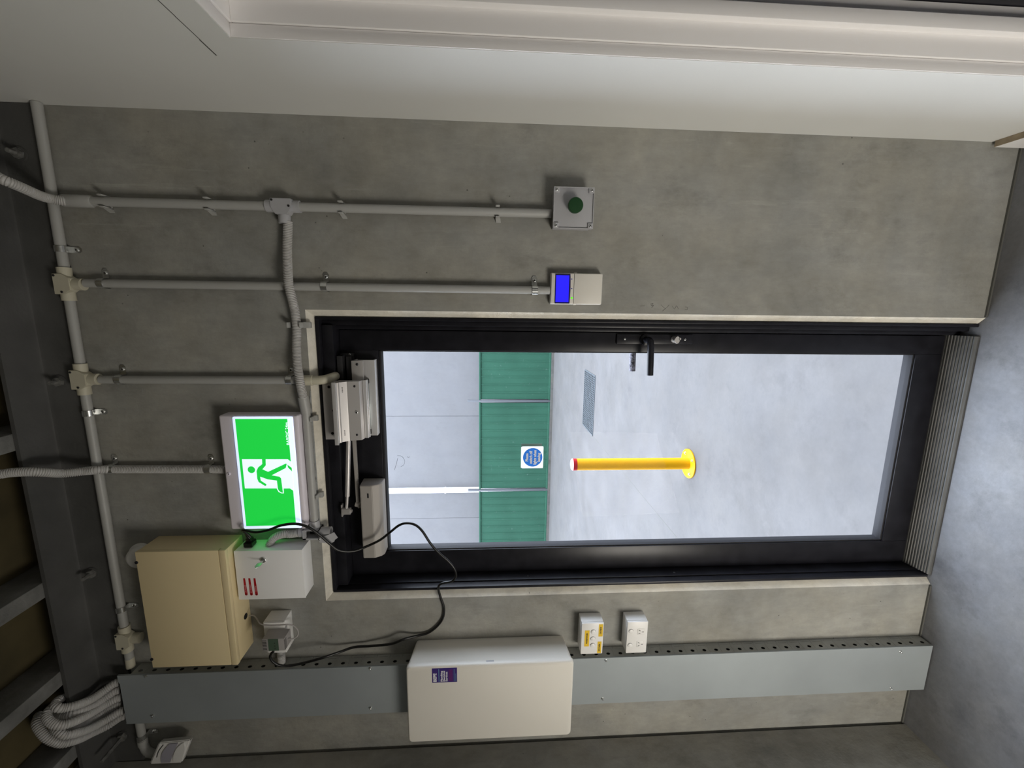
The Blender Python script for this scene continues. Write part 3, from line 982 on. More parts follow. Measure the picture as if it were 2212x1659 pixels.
# ------------------------------------------------------------------ exit sign
sx0, sx1 = P(498.8, 1144.3, -0.05).x, P(472.5, 897.6, -0.05).x
sz0, sz1 = 2.2065, 2.436
ex = thing('exit_sign', ((sx0 + sx1) / 2, 0, sz0), 'lit green running man exit sign in a white housing beside the door head', 'sign')
b = mb('sign_body')
b.box(sx0, sx1, -0.050, -0.0005, sz0, sz1, 0.006, 3)
b.build('housing', 'sign_body', ex)
d0, d1 = P(649.8, 1136.7, -0.056), P(499.7, 897, -0.056)
mb('diffuser').box(sx0 + 0.004, sx1 - 0.003, -0.0565, -0.0495, 2.2195, sz1 - 0.042, 0.004).build('diffuser', 'diffuser', ex, label='glowing white diffuser edge')
mb('sign_body').box(sx0 + 0.001, sx1 - 0.001, -0.0545, -0.0498, sz0 + 0.001, 2.2195, 0.003).build('lower_bezel', 'sign_body', ex)
mb('side_glow').box(sx0 - 0.0015, sx0 + 0.001, -0.040, -0.010, 2.325, 2.400, 0.0005).build('side_lens', 'side_glow', ex, label='glowing green lens on the left end')
gx0_, gx1_ = P(530.4, 1136.3, -0.0567).x, P(507.8, 905.2, -0.0567).x
gz0_, gz1_ = P(640.4, 1136.3, -0.0567).z, P(507.8, 905.2, -0.0567).z
lg = mb('exit_green').box(gx0_, gx1_, -0.0570, -0.0564, gz0_ + 0.001, gz1_).build('legend', 'exit_green', ex, label='green legend panel')


def Zs(pts, y, sc=5.53, ox=440, oy=860):
    return [P(ox + x / sc, oy + yy / sc, y) for x, yy in pts]


white = [(457, 730), (1005, 730), (1050, 768), (1062, 900), (1072, 1106), (1030, 1078), (955, 1079), (957, 1138), (925, 1136), (893, 1118), (872, 1078), (493, 1078)]
man = [(697, 728), (740, 728), (742, 803), (702, 850), (770, 880), (985, 780), (992, 790), (980, 835), (812, 922), (905, 938), (925, 958), (947, 1130), (925, 1126), (900, 1108), (887, 1082),
       (875, 985), (765, 970), (675, 938), (682, 985), (747, 1027), (752, 1040), (735, 1050), (657, 1002), (641, 965), (632, 870), (650, 828), (700, 788)]
foot = [(1000, 795), (1052, 833), (1056, 877), (1008, 828)]
mb('exit_white').prism(Zs(white, -0.0571), (0, -0.0003, 0)).build('doorway_pictogram', 'exit_white', lg)
b = mb('exit_green')
b.prism(Zs(man, -0.0575), (0, -0.0003, 0))
b.prism(Zs(foot, -0.0575), (0, -0.0003, 0))
c = Zs([(570, 855)], -0.0575)[0]
b.cyl(c, c + Vector((0, -0.0003, 0)), 0.0108, seg=28)
b.build('running_figure_pictogram', 'exit_green', lg)
c = Zs([(1000, 425)], -0.0574)[0]
text('BARDIC 24m', c.x, -0.0574, c.z, 0.0125, 'exit_white', lg, bold=0.0001, sx=1.02)
screw(P(494.5, 1023.5, -0.050), (0, -1, 0), 0.005, ex, m='sign_body', name='screw', recess='gasket')

# ------------------------------------------------------------------ beige cabinet
y0 = -0.095
bx1 = P(290.4, 1192.9, y0).x
bx0 = P(514.3, 1436.3, y0).x
bz0, bz1 = 2.432, P(290.4, 1192.9, y0).z
bc = thing('steel_cabinet', ((bx0 + bx1) / 2, 0, bz0), 'large beige steel cabinet on the wall next to the green exit sign', 'cabinet')
b = mb('beige').box(bx0 + 0.001, bx1 - 0.001, -0.080, -0.0005, bz0 + 0.001, bz1 - 0.001, 0.0015)
body = b.build('body', 'beige', bc)
b = mb('beige').box(bx0, bx1, y0, -0.0805, bz0 + 0.021, bz1, 0.002)
dl = b.build('lid', 'beige', bc)
mb('beige').box(bx0, bx1, y0 - 0.0005, -0.0805, bz0, bz0 + 0.0197, 0.002).build('lower_lip', 'beige', bc)
for px, py in ((295, 1215), (328, 1424)):
    screw(P(px, py, y0), (0, -1, 0), 0.0048, dl, m='black', label='black screw')
hc = P(538, 1331, -0.03)
mb('void').cyl((hc.x, -0.030, bz0 + 0.0008), (hc.x, -0.030, bz0 - 0.0004), 0.0095).build('cable_hole', 'void', bc, label='dark round cable hole underneath')
hc2 = (P(491, 1190, -0.03).x - 0.045)
mb('void').cyl((bx1 - 0.060, -0.040, bz0 + 0.0008), (bx1 - 0.060, -0.040, bz0 - 0.0004), 0.009).build('cable_hole', 'void', bc, label='dark round cable hole underneath')

# round siren half hidden above the cabinet
sc = Vector((-0.772, 0, 2.672))
s = thing('siren', sc, 'round white siren dome half hidden behind the beige cabinet', 'siren')
sc = P(309, 1197, -0.0)
s.location = sc
ORG[s.name] = sc.copy()
mb('white').lathe(sc, (0, -1, 0), [(0.0005, 0.040), (0.006, 0.040), (0.0065, 0.038)], 40).build('base_ring', 'white', s)
mb('white').lathe(sc + Vector((0.0, -0.007, 0)), (0, -1, 0), [(0, 0.034), (0.014, 0.034), (0.022, 0.031), (0.027, 0.022), (0.029, 0.0)], 40).build('dome', 'white', s)

# ------------------------------------------------------------------ white power supply box
y1 = -0.068
px1 = P(504.1, 1190.7, y1).x
px0 = P(660.3, 1292, y1).x
pz1, pz0 = 2.4245, P(652.3, 1190, y1).z
ps = thing('power_supply_box', ((px0 + px1) / 2, 0, pz0), 'white steel power supply box with key and three red labels', 'power supply')
mb('psu').box(px0 + .001, px1 - .001, -0.064, -0.0005, pz0 + .001, pz1 - .001, 0.001).build('body', 'psu', ps)
mb('psu').box(px0, px1, y1, -0.0645, pz0, pz1, 0.0015).build('door', 'psu', ps)
kc = P(569.5, 1209, y1)
q = mb('zinc')
q.lathe(kc, (0, -1, 0), [(0, 0.0085), (0.004, 0.0085), (0.005, 0.0075), (0.0055, 0.004)], 24)
lk = q.build('lock', 'zinc', ps)
q = mb('zinc')
L_ = Vector((kc.x, y1 - 0.0045, kc.z))
d_ = Vector((-0.006, -0.024, 0.006))
q.prism([L_ + Vector((0, 0, 0.003)), L_ + d_ * 0.35 + Vector((0, 0, 0.003)), L_ + d_ * 0.45 + Vector((0, 0, 0.008)), L_ + d_ + Vector((0, 0, 0.007)), L_ + d_ * 1.25, L_ + d_ + Vector((0, 0, -0.007)), L_ + d_ * 0.45 + Vector((0, 0, -0.008)),
         L_ + d_ * 0.35 + Vector((0, 0, -0.003)), L_ + Vector((0, 0, -0.003))], (0.0018, 0, 0))
q.build('key', 'zinc', lk)
for i, s_ in enumerate(('AC POWER', 'DC OUTPUT', 'CHARGE')):
    a = P(528.5 + 11.1 * i, 1249, y1)
    c = P(532.5 + 11.1 * i, 1286, y1)
    zc, hh = (a.z + c.z) / 2, 0.0042
    pts = [(a.x, zc + hh)] + [(c.x + hh - hh * math.sin(t), zc + hh * math.cos(t)) for t in [math.pi * k / 8 for k in range(9)]] + [(a.x, zc - hh + 0.003), ]
    lb = mb('red').prism([(x, y1 - 0.0002, z) for x, z in pts], (0, -0.0005, 0)).build('red_label', 'red', ps, label='red label reading ' + s_)
    text(s_, (a.x + c.x) / 2 - 0.006, y1 - 0.0010, zc, 0.0052, 'ink_p', lb)
    mb('void').cyl((c.x + 0.0045, y1 - 0.0007, zc), (c.x + 0.0045, y1 - 0.0012, zc), 0.0016, seg=12).build('indicator', 'void', lb)

# ------------------------------------------------------------------ small socket box with plug pack
y2 = -0.056
ga, gb = P(568, 1344, y2), P(619.6, 1409.8, y2)
gp = thing('power_outlet', ((ga.x + gb.x) / 2, 0, gb.z), 'white socket box beside the beige cabinet holding the grey plug pack', 'power outlet', 'socket boxes')
mb('white').box(gb.x, ga.x, -0.050, -0.0005, gb.z, ga.z, 0.002).build('mounting_box', 'white', gp)
mb('white').box(gb.x, ga.x, y2, -0.0504, gb.z, ga.z, 0.002).build('face_plate', 'white', gp)
fa, fb = P(565.5, 1381, -0.100), P(616.5, 1405.5, -0.100)
pk = thing('plug_pack', ((fa.x + fb.x) / 2, -0.08, fb.z), 'grey plug pack power adaptor with green display label and vent slots', 'power adaptor')
mb('pack').box(fb.x, fa.x, -0.100, y2 - 0.0005, fb.z, fa.z, 0.002).build('body', 'pack', pk)
la, lb_ = P(578.5, 1380.8, -0.1), P(603, 1405.2, -0.1)
q = mb('lcd_green').box(lb_.x, la.x, -0.1006, -0.1, lb_.z, la.z).build('display_label', 'lcd_green', pk)
for x in range(3):
    c = la.lerp(lb_, 0.25 + 0.25 * x)
    mb('ink_k').box(lb_.x + 0.006 + x * 0.010, lb_.x + 0.009 + x * 0.010, -0.1010, -0.1007, lb_.z + 0.010, lb_.z + 0.013).build('symbol', 'ink_k', q)
for k in range(7):
    x = fb.x + 0.006 + k * (fa.x - fb.x - 0.012) / 6
    mb('void').box(x - 0.001, x + 0.001, -0.1004, -0.0995, fa.z - 0.013, fa.z - 0.001).build('vent_slot', 'void', pk)
    mb('void').box(x - 0.001, x + 0.001, -0.1004, -0.088, fb.z - 0.0004, fb.z + 0.0012).build('vent_slot', 'void', pk)
pts = [P(538, 1330, -0.030), P(548, 1329.5, -0.034), P(556, 1338, -0.046), P(562, 1347, -0.062), P(576, 1350.5, -0.067), P(600, 1350.5, -0.067), P(621.5, 1349, -0.066), P(631.5, 1350.6, -0.058), P(639.5, 1356, -0.050),
       P(644, 1365, -0.050), P(642, 1374, -0.055), P(633, 1379.8, -0.062), P(626, 1380, -0.070), P(621.5, 1380, -0.080)]
q = mb('pack').tube(pts, 0.0021, 10, step=0.004)
tag(q.build('thin_cord', 'pack'), 'thin grey cord looping from the beige cabinet round to the plug pack', 'cord')
q = thing('conduit', P(605, 1418, -0.02), 'short corrugated conduit between the plug pack box and the tray', 'conduit')
c = P(608, 1418, -0.022)
mb('corr').tube([(gb.x + 0.002, -0.022, c.z), (gb.x - 0.012, -0.022, c.z), (-1.1985, -0.024, c.z)], 0.0128, 16, corr=0.0026).build('flexible_hose', 'corr', q)

# ------------------------------------------------------------------ cable tray
TX1, TX0, TYF = -1.200, -1.385, -0.052
TZ1, TZ0 = 2.8440, 0.004
tr_ = thing('cable_tray', ((TX0 + TX1) / 2, 0, TZ0), 'galvanised perforated cable tray with flat cover running up the wall', 'cable tray')
# perforated right flange
b = mb('galv_dark')
pitch = 0.0438
z = TZ0
ya, yb_ = -0.0485, -0.0010
seg = 16
x = TX1
yc = -0.033
while z + pitch <= TZ1 + 0.001:
    zc = z + pitch / 2
    rr, cc = [], []
    for i in range(seg):
        t = 2 * math.pi * (i + 0.5) / seg
        cs, sn = math.cos(t), math.sin(t)
        cc.append(b.bm.verts.new((x, yc + 0.0052 * cs, zc + 0.0068 * sn)))
        # project onto the cell border
        k = min(((yb_ - yc) if cs > 0 else (yc - ya)) / max(1e-6, abs(cs)), (pitch / 2) / max(1e-6, abs(sn)))
        rr.append(b.bm.verts.new((x, yc + cs * k, zc + sn * k)))
    for i in range(seg):
        j = (i + 1) % seg
        b.face([rr[i], rr[j], cc[j], cc[i]])
    for cy, cz in ((ya, z), (ya, z + pitch), (yb_, z), (yb_, z + pitch)):
        # close the four corners of the cell
        near = sorted(range(seg), key=lambda i: (rr[i].co.y - cy) ** 2 + (rr[i].co.z - cz) ** 2)[:2]
        v = b.bm.verts.new((x, cy, cz))
        b.face([v, rr[near[0]], rr[near[1]]])
    b.box(x + 0.0002, x + 0.0008, -0.012, -0.006, z + 0.008, z + pitch - 0.008)
    b.box(x + 0.0001, x + 0.0005, -0.044, -0.010, z + 0.0035, z + 0.0045)
    z += pitch
b.build('perforated_flange', 'galv_dark', tr_)
mb('galv_dark').box(TX0, TX0 + 0.001, -0.0485, -0.001, TZ0, TZ1).box(TX0, TX1 - 0.001, -0.002, -0.0008, TZ0, TZ1).build('tray_back', 'galv_dark', tr_)
b = mb('galv').prism([(TX1 + 0.001, TYF, TZ0), (TX1 + 0.001, TYF, TZ1), (TX1 - 0.022, TYF, TZ1), (TX1 - 0.03, TYF, TZ1 - 0.004), (TX0 - 0.001, TYF, TZ1 - 0.004), (TX0 - 0.001, TYF, TZ0)], (0, 0.0015, 0))
b.box(TX1 + 0.0002, TX1 + 0.0012, TYF + 0.0016, TYF + 0.006, TZ0, TZ1)
b.box(TX0 - 0.0012, TX0 - 0.0002, TYF + 0.0016, TYF + 0.006, TZ0, TZ1)
cv = b.build('cover', 'galv', tr_, label='flat galvanised cover sheet')
for px, py in ((316, 1459.5), (331, 1545.5), (800, 1443), (801, 1528.5), (1308.5, 1426), (1301.5, 1509), (1945, 1407.5), (1924, 1486.5)):
    p = P(px, py, TYF)
    q = mb('zinc')
    q.lathe(p, (0, -1, 0), [(0, 0.0045), (0.001, 0.0045), (0.0012, 0.0042)], 16)
    q.lathe(p + Vector((0, -0.0012, 0)), (0, -1, 0), [(0, 0.0032), (0.005, 0.0032), (0.006, 0.002)], 6)
    q.build('screw', 'zinc', cv)

# conduits coming out of the top of the tray
loops = [
    ('topmost of six corrugated conduits looping out of the tray top, nearest the beige cabinet', [(246.7, 1477, -.032), (224, 1493, -.050), (199, 1509.6, -.080), (178, 1519, -.108), (159, 1525.5, -.128), (140, 1529.5, -.14), (127, 1529.5, -.147), (119, 1524, -.142), (123, 1515, -.128), (134, 1508, -.100)]),
    ('second corrugated conduit from the beige cabinet side at the tray top', [(247.7, 1493.5, -.032), (224, 1509, -.050), (199, 1525.5, -.080), (178, 1535, -.108), (159, 1541.5, -.126), (138, 1547, -.132), (126, 1547, -.130), (116, 1540, -.122), (114, 1530, -.108), (122, 1520, -.095)]),
    ('third corrugated conduit at the tray top, wide bend past its neighbours', [(250.6, 1509.6, -.036), (226, 1523, -.056), (199, 1539.5, -.092), (178, 1551, -.125), (159, 1559.5, -.150), (140, 1566, -.165), (124, 1566.5, -.172), (108, 1559, -.170), (100.5, 1547, -.16), (104, 1536, -.148), (114, 1526, -.13)]),
    ('fourth corrugated conduit at the tray top, mostly behind its neighbours', [(252, 1522, -.016), (226, 1537, -.033), (199, 1555, -.066), (178, 1566, -.096), (159, 1572, -.124), (140, 1577, -.132), (128, 1573, -.134), (120, 1564, -.128), (118, 1554, -.110)]),
    ('fifth corrugated conduit at the tray top, just inside the widest loop', [(256.6, 1538.5, -.036), (228, 1556, -.058), (199, 1571.5, -.092), (178, 1580, -.124), (159, 1585, -.150), (142, 1588, -.162), (131, 1584, -.164), (122, 1576, -.158), (116, 1566, -.142)]),
    ('lowest of six corrugated conduits at the tray top, making the widest loop', [(259, 1550, -.016), (232, 1568, -.036), (199, 1583.5, -.070), (178, 1594, -.106), (159, 1600.5, -.134), (138, 1605.5, -.15), (120, 1603, -.16), (100, 1593, -.164), (86, 1577, -.158), (79, 1561, -.145), (84, 1545, -.12)]),
]
for lab, pl in loops:
    q = mb('corr')
    pts = [P(a, c, y) for a, c, y in pl]
    pts = [pts[0] + Vector((0, 0.006, -0.012))] + pts
    q.tube(pts, 0.0125, 16, corr=0.0025, pitch=0.0062)
    tag(q.build('corrugated_conduit', 'corr'), lab, 'conduit', 'looped conduits at the tray top')

# ------------------------------------------------------------------ motion detector and its conduit
h = thing('conduit', P(305, 1575, -0.016), 'pale conduit with elbow leaving the tray towards the motion detector', 'conduit')
pz = P(304, 1575, -0.018).z
q = mb('pipe')
e1 = P(309, 1607, -0.018)
q.tube([(TX0 - 0.002, -0.018, pz), (TX0 - 0.06, -0.018, pz), (e1.x + 0.01, -0.018, pz - 0.002)], PR, 16)
q.build('pipe', 'pipe', h)
q = mb('pipe').lathe((e1.x + 0.020, -0.018, pz), (-1, 0, 0), [(0, 0.0150), (0.02, 0.0152), (0.021, 0.0135)], 18)
q.tube([(e1.x + 0.003, -0.018, pz), (e1.x - 0.012, -0.019, pz - 0.004), P(318, 1622, -0.024), P(331, 1628, -0.032), P(343, 1629, -0.040)], 0.0135, 16)
q.build('elbow', 'pipe', h)
saddle((P(305, 1590, -0.018).x, -0.018, pz), 'X', (0, 0, -1), h)

md = thing('motion_detector', P(368, 1625, -0.02), 'white wedge shaped motion detector in the wall corner by the looped conduits', 'motion detector')
# body: tall rounded wedge, tilted towards the room
tl, tr2, br, bl = P(343, 1604, -0.060), P(412, 1597.5, -0.060), P(393, 1648, -0.070), P(322.5, 1651, -0.070)
n_ = Vector((-0.030, 0.040, 0.020))
b = mb('white')
b.prism([tl, tr2, br, bl], n_, 0.004)
b.build('body', 'white', md)


def quad(u, v):
    return tl.lerp(tr2, u).lerp(bl.lerp(br, u), v)


q = mb('detector_lens')
cv_ = []
for k in range(9):
    t = k / 8
    cv_.append(quad(0.36 - 0.10 * math.sin(math.pi * t), 0.08 + 0.84 * t) + Vector((0, -0.0006, 0)))
cv2 = [quad(0.64 - 0.03 * math.sin(math.pi * k / 8), 0.08 + 0.84 * k / 8) + Vector((0, -0.0006, 0)) for k in range(9)]
q.prism(cv_ + list(reversed(cv2)), (0, -0.0025, 0))
q.build('lens', 'detector_lens', md, label='greyish curved lens window')
q = mb('white')
cc = quad(0.80, 0.5)
ell = [quad(0.80 + 0.15 * math.cos(t), 0.5 + 0.42 * math.sin(t)) + Vector((0, -0.0006, 0)) for t in [2 * math.pi * k / 20 for k in range(20)]]
q.prism(ell, (0, -0.004, 0), 0.001)
q.build('lower_cap', 'white', md)
q = mb('void').tube([quad(0.18, 0.12) + Vector((0, -0.0006, 0)), quad(0.12, 0.4) + Vector((0, -0.0008, 0)), quad(0.14, 0.68) + Vector((0, -0.0006, 0))], 0.0011, 8)
q.build('slot', 'void', md, label='curved dark slot')

# ------------------------------------------------------------------ distribution board
y3 = -0.118
ma, mz = P(877.5, 1431, y3), P(1236, 1589, y3)
mx1 = P(1239, 1428.5, y3).x
mx0 = P(1234, 1588.5, y3).x
mz1, mz0 = P(878.5, 1500, y3).z, P(1237, 1500, y3).z
mbd = thing('distribution_board', ((mx0 + mx1) / 2, 0, mz0), 'large white electrical distribution board cover over the cable tray', 'distribution board')
# cover built as a tapered shell: slightly narrower on the wall
b = MB().use('msb')
i_ = 0.004


def rrect(x0, x1, z0, z1, r, n=6):
    out = []
    for cx, cz, a0 in ((x1 - r, z1 - r, 0), (x0 + r, z1 - r, 90), (x0 + r, z0 + r, 180), (x1 - r, z0 + r, 270)):
        for k in range(n + 1):
            t = math.radians(a0 + 90 * k / n)
            out.append((cx + r * math.cos(t), cz + r * math.sin(t)))
    return out


def loft(b, layers):
    rings = []
    for y, pts in layers:
        rings.append([b.bm.verts.new((x, y, z)) for x, z in pts])
    for A, B in zip(rings, rings[1:]):
        n = len(A)
        for i in range(n):
            j = (i + 1) % n
            b.face([A[i], A[j], B[j], B[i]], True)
    b.face(rings[0])
    b.face(list(reversed(rings[-1])))
    return b


yw = TYF - 0.008
zi = 0.0055
loft(b, [(-0.0005 - 0.0, rrect(TX1 + 0.004, mx1 - 0.004, mz0 + 0.014, mz1 - 0.014, 0.012)), (-0.0984, rrect(TX1 + 0.004, mx1 - 0.001, mz0 + 0.003, mz1 - 0.003, 0.012))])
loft(b, [(yw, rrect(mx0 + 0.004, TX1 + 0.020, mz0 + 0.010, mz1 - 0.010, 0.012)), (-0.0984, rrect(mx0 + 0.001, TX1 + 0.020, mz0 + 0.003, mz1 - 0.003, 0.012))])
bd = b.build('base', 'msb', mbd)
b = MB().use('msb')
loft(b, [(-0.0996, rrect(mx0, mx1, mz0, mz1, 0.014)), (-0.111, rrect(mx0, mx1, mz0, mz1, 0.014)), (-0.1145, rrect(mx0 + .001, mx1 - .001, mz0 + .001, mz1 - .001, 0.0135)),
         (-0.1170, rrect(mx0 + .003, mx1 - .003, mz0 + .003, mz1 - .003, 0.012)), (-0.118, rrect(mx0 + .006, mx1 - .006, mz0 + .006, mz1 - .006, 0.010))])
fd = b.build('door', 'msb', mbd)
lz = P(1058.7, 1430.5, -0.108).z
mb('greybox').box(mx1 - 0.002, mx1 + 0.0004, -0.1075, -0.1015, lz - 0.013, lz + 0.013, 0.0008).build('latch', 'greybox', mbd, label='grey latch recess on the right edge')
sa, sb = P(933, 1444, y3), P(987.5, 1472.5, y3)
st = mb('purple').box(sb.x, sa.x, y3 - 0.0006, y3 + 0.0002, sb.z, sa.z).build('sticker', 'purple', fd, label='indigo contractor sticker')
S5 = lambda x, yy: P(860 + x / 5.183, 1300 + yy / 5.183, y3 - 0.0008)
sw_ = (sa.x - sb.x)
lx = sb.x + 0.0035


def st_text(s, zpx, h, m, bold=0.0, sx=1.0):
    p = S5(zpx, 815)
    text(s, lx, y3 - 0.0010, p.z, h, m, st, align='LEFT', bold=bold, sx=sx)


st_text('BEPE', 413, 0.0150, 'ink_w', 0.0004, 1.02)
p = S5(456, 815)
mb('ink_t').box(lx, sa.x - 0.003, y3 - 0.0010, y3 - 0.0007, p.z - 0.0007, p.z + 0.0007).build('rule', 'ink_t', st)
st_text('Plumbing', 487, 0.0090, 'ink_w', 0.0002, 1.22)
st_text('Electrical', 515, 0.0090, 'ink_w', 0.0002, 1.22)
st_text('Services', 543, 0.0090, 'ink_w', 0.0002, 1.22)
pa_, pb_ = S5(565, 760), S5(610, 885)
mb('purple2').box(pb_.x, pa_.x, y3 - 0.0009, y3 - 0.0006, pb_.z, pa_.z).build('panel', 'purple2', st)
for zz, w0 in ((628, 1.0), (645, 0.62)):
    p = S5(zz, 815)
    q = mb('ink_t')
    xx = lx
    while xx < lx + (sw_ - 0.007) * w0:
        q.box(xx, xx + 0.0009, y3 - 0.0010, y3 - 0.0007, p.z - 0.0007, p.z + 0.0007)
        xx += 0.0016
    q.build('fine_print', 'ink_t', st)


# ------------------------------------------------------------------ switch box and double socket
def wall_box(name, a, c, y, label, cat, group=None):
    t = thing(name, ((a.x + c.x) / 2, 0, c.z), label, cat, group)
    bb = mb('white').box(c.x, a.x, y + 0.0085, -0.0005, c.z, a.z, 0.002).build('mounting_box', 'white', t)
    r = (a.x + c.x) / 2
    mb('white').prism([(a.x + 0.0001 + 0.0002, -0.025 + 0.008 * math.cos(k), (a.z + c.z) / 2 + 0.0 + 0.008 * math.sin(k)) for k in [2 * math.pi * i / 20 for i in range(20)]], (-0.0002, 0, 0)).build('knockout', 'white', bb)
    fp = mb('white').box(c.x, a.x, y, y + 0.008, c.z, a.z, 0.0022).build('face_plate', 'white', t)
    return t, fp


y4 = -0.053
t, fp = wall_box('switch_box', P(1257.2, 1347.2, y4), P(1301, 1411.8, y4), y4, 'white switch box with yellow labels between distribution board and double outlet', 'light switch')
for px, py in ((1281.7, 1364.7), (1280.7, 1379.6), (1280, 1393.7)):
    c = P(px, py, y4)
    q = mb('greybox').lathe(c + Vector((0, 0.0004, 0)), (0, -1, 0), [(0, 0.0092), (0.0006, 0.0092), (0.0007, 0.0085)], 28)
    sw = q.build('switch_surround', 'greybox', fp)
    q = mb('white').lathe(c, (0, -1, 0), [(0.0005, 0.0082), (0.0024, 0.0081), (0.0029, 0.0075)], 28)
    q.build('rocker', 'white', sw)
for s_, (xa, ya, xb_, yb2) in (('WAREHOUSE', (1263.5, 1362, 1272, 1396)), ('OUTSIDE', (1294, 1348.6, 1301.6, 1374.6)), ('KITCHEN', (1291, 1386, 1298, 1410.6))):
    a, c = P(xa, ya, y4), P(xb_, yb2, y4)
    l_ = mb('yellow_lbl').box(c.x, a.x, y4 - 0.0004, y4 + 0.0001, c.z, a.z).build('name_label', 'yellow_lbl', fp, label='yellow label reading ' + s_)
    text(s_, (a.x + c.x) / 2, y4 - 0.0007, (a.z + c.z) / 2, 0.0072, 'ink_k', l_, bold=0.0001, sx=0.95)
t, fp = wall_box('power_outlet', P(1356.2, 1344.2, y4), P(1395.5, 1409.8, y4), y4, 'white double power outlet box beside the tray, next to the yellow labelled switches', 'power outlet', 'socket boxes')
for px, py in ((1363.2, 1363.3), (1360.8, 1393.5)):
    c = P(px, py, y4)
    sw = mb('greybox').lathe(c + Vector((0, 0.0004, 0)), (0, -1, 0), [(0, 0.0088), (0.0006, 0.0088), (0.0007, 0.008)], 28).build('switch_surround', 'greybox', fp)
    mb('white').lathe(c, (0, -1, 0), [(0.0005, 0.0078), (0.0024, 0.0077), (0.0029, 0.0071)], 28).build('rocker', 'white', sw)
for px, py in ((1384.5, 1364.7), (1382.5, 1391)):
    c = P(px, py, y4)
    so = mb('white').box(c.x - 0.0115, c.x + 0.0115, y4 - 0.0010, y4 + 0.0002, c.z - 0.0125, c.z + 0.0125, 0.001).build('socket', 'white', fp)
    q = mb('void')
    for ang, dx, dz in ((30, 0.0058, 0.0052), (-30, -0.0058, 0.0052), (0, 0, -0.0065)):
        mt = Matrix.Translation((c.x + dx, 0, c.z + dz)) @ Matrix.Rotation(math.radians(ang), 4, 'Y')
        q.box(-0.0009, 0.0009, y4 - 0.0012, y4 - 0.0009, -0.0035, 0.0035, 0, 1, mt)
    q.build('slots', 'void', so)

# ------------------------------------------------------------------ push button box
y5 = -0.050
a, c = P(1197, 402, y5), P(1281, 495.5, y5)
x0, x1, z0, z1 = c.x + 0.001, a.x, c.z, a.z
pb2 = thing('push_button_box', ((x0 + x1) / 2, 0, z0), 'square grey box with a round dark green push button on bare concrete', 'push button')
mb('greybox').box(x0 + 0.003, x1 - 0.003, -0.034, -0.0005, z0 + 0.003, z1 - 0.003, 0.003).build('base', 'greybox', pb2)
b = mb('greybox').box(x0, x1, y5 + 0.004, -0.0362, z0, z1, 0.002)
for sx in (0, 1):
    for sz in (0, 1):
        xx = (x0, x0 + 0.016) if sx == 0 else (x1 - 0.016, x1)
        zz = (z0, z0 + 0.016) if sz == 0 else (z1 - 0.016, z1)
        b.box(xx[0], xx[1], y5, y5 + 0.005, zz[0], zz[1], 0.0012)
b.box(x0, x1, y5 + 0.0006, y5 + 0.005, z0, z0 + 0.0025, 0.0008).box(x0, x1, y5 + .0006, y5 + 0.005, z1 - 0.0025, z1, 0.0008)
b.box(x0, x0 + 0.0025, y5 + .0006, y5 + 0.005, z0, z1, 0.0008).box(x1 - 0.0025, x1, y5 + .0006, y5 + 0.005, z0, z1, 0.0008)
lid = b.build('lid', 'greybox', pb2)
for xx in (x0 + 0.008, x1 - 0.008):
    for zz in (z0 + 0.008, z1 - 0.008):
        screw((xx, y5, zz), (0, -1, 0), 0.0040, lid, m='zinc')
c = P(1244, 442.6, -0.075)
mb('green_btn').lathe((c.x, y5 + 0.004, c.z), (0, -1, 0), [(0, 0.0135), (0.014, 0.0135), (0.0145, 0.0205), (0.027, 0.0215), (0.0295, 0.0200), (0.0300, 0.016)], 40).build('push_button', 'green_btn', pb2)

# ------------------------------------------------------------------ keypad
y6 = -0.025
a, c = P(1190.8, 588.8, y6), P(1299.8, 658.6, y6)
x0, x1, z0, z1 = c.x, a.x, c.z, a.z
kp = thing('keypad', ((x0 + x1) / 2, 0, z0), 'beige alarm keypad with lit blue display beside the door frame', 'keypad')
b = mb('white').box(x0, x1, -0.018, -0.0005, z0, z1, 0.003)
b.box(x0 + 0.001, x1 - 0.001, y6, -0.0182, z0 + 0.001, z1 - 0.001, 0.003)
b.box(x1 - .002, x1 + 0.0015, -0.022, -0.004, (z0 + z1) / 2 + 0.000, (z0 + z1) / 2 + 0.009, 0.001).box(x0 - 0.0015, x0 + .002, -0.022, -0.004, (z0 + z1) / 2, (z0 + z1) / 2 + 0.009, 0.001)
kb = b.build('body', 'msb', kp)
kb.data.materials.clear(); kb.data.materials.append(M['msb'])
K = lambda x, yy, y=y6: P(1100 + x / 9.217, 560 + yy / 9.217, y)
zb1, zb0 = K(912, 580).z, K(1208, 580).z
bulge = [(x0 + 0.0025, zb0), (x0 + 0.020, zb0 - 0.0010), ((x0 + x1) / 2, zb0 - 0.0016), (x1 - 0.020, zb0 - 0.0010), (x1 - 0.0025, zb0), (x1 - 0.0025, zb1), (x0 + 0.0025, zb1)]
bz = mb('lcd_bezel').prism([(x, y6 - 0.0002, z) for x, z in bulge], (0, -0.0012, 0)).build('display_bezel', 'lcd_bezel', kp)
a, c = K(935, 318), K(1176, 855)
mb('lcd').box(c.x, a.x, y6 - 0.0020, y6 - 0.0014, c.z, a.z).build('display', 'lcd', bz)
for yy, m_ in ((395, 'led_blue'), (585, 'led_blue'), (772, 'led_green')):
    p = K(1245, yy)
    r = 0.0028 if m_ == 'led_green' else 0.0018
    mb(m_).lathe(p, (0, -1, 0), [(0, r), (0.0006, r), (0.001, r * 0.6)], 16).build('indicator', m_, kp)
zf = K(1285, 580).z
mb('gasket').box(x0 + 0.003, x1 - 0.003, y6 - 0.0001, y6 + 0.001, zf - 0.0003, zf + 0.0003).build('flap_seam', 'gasket', kp)
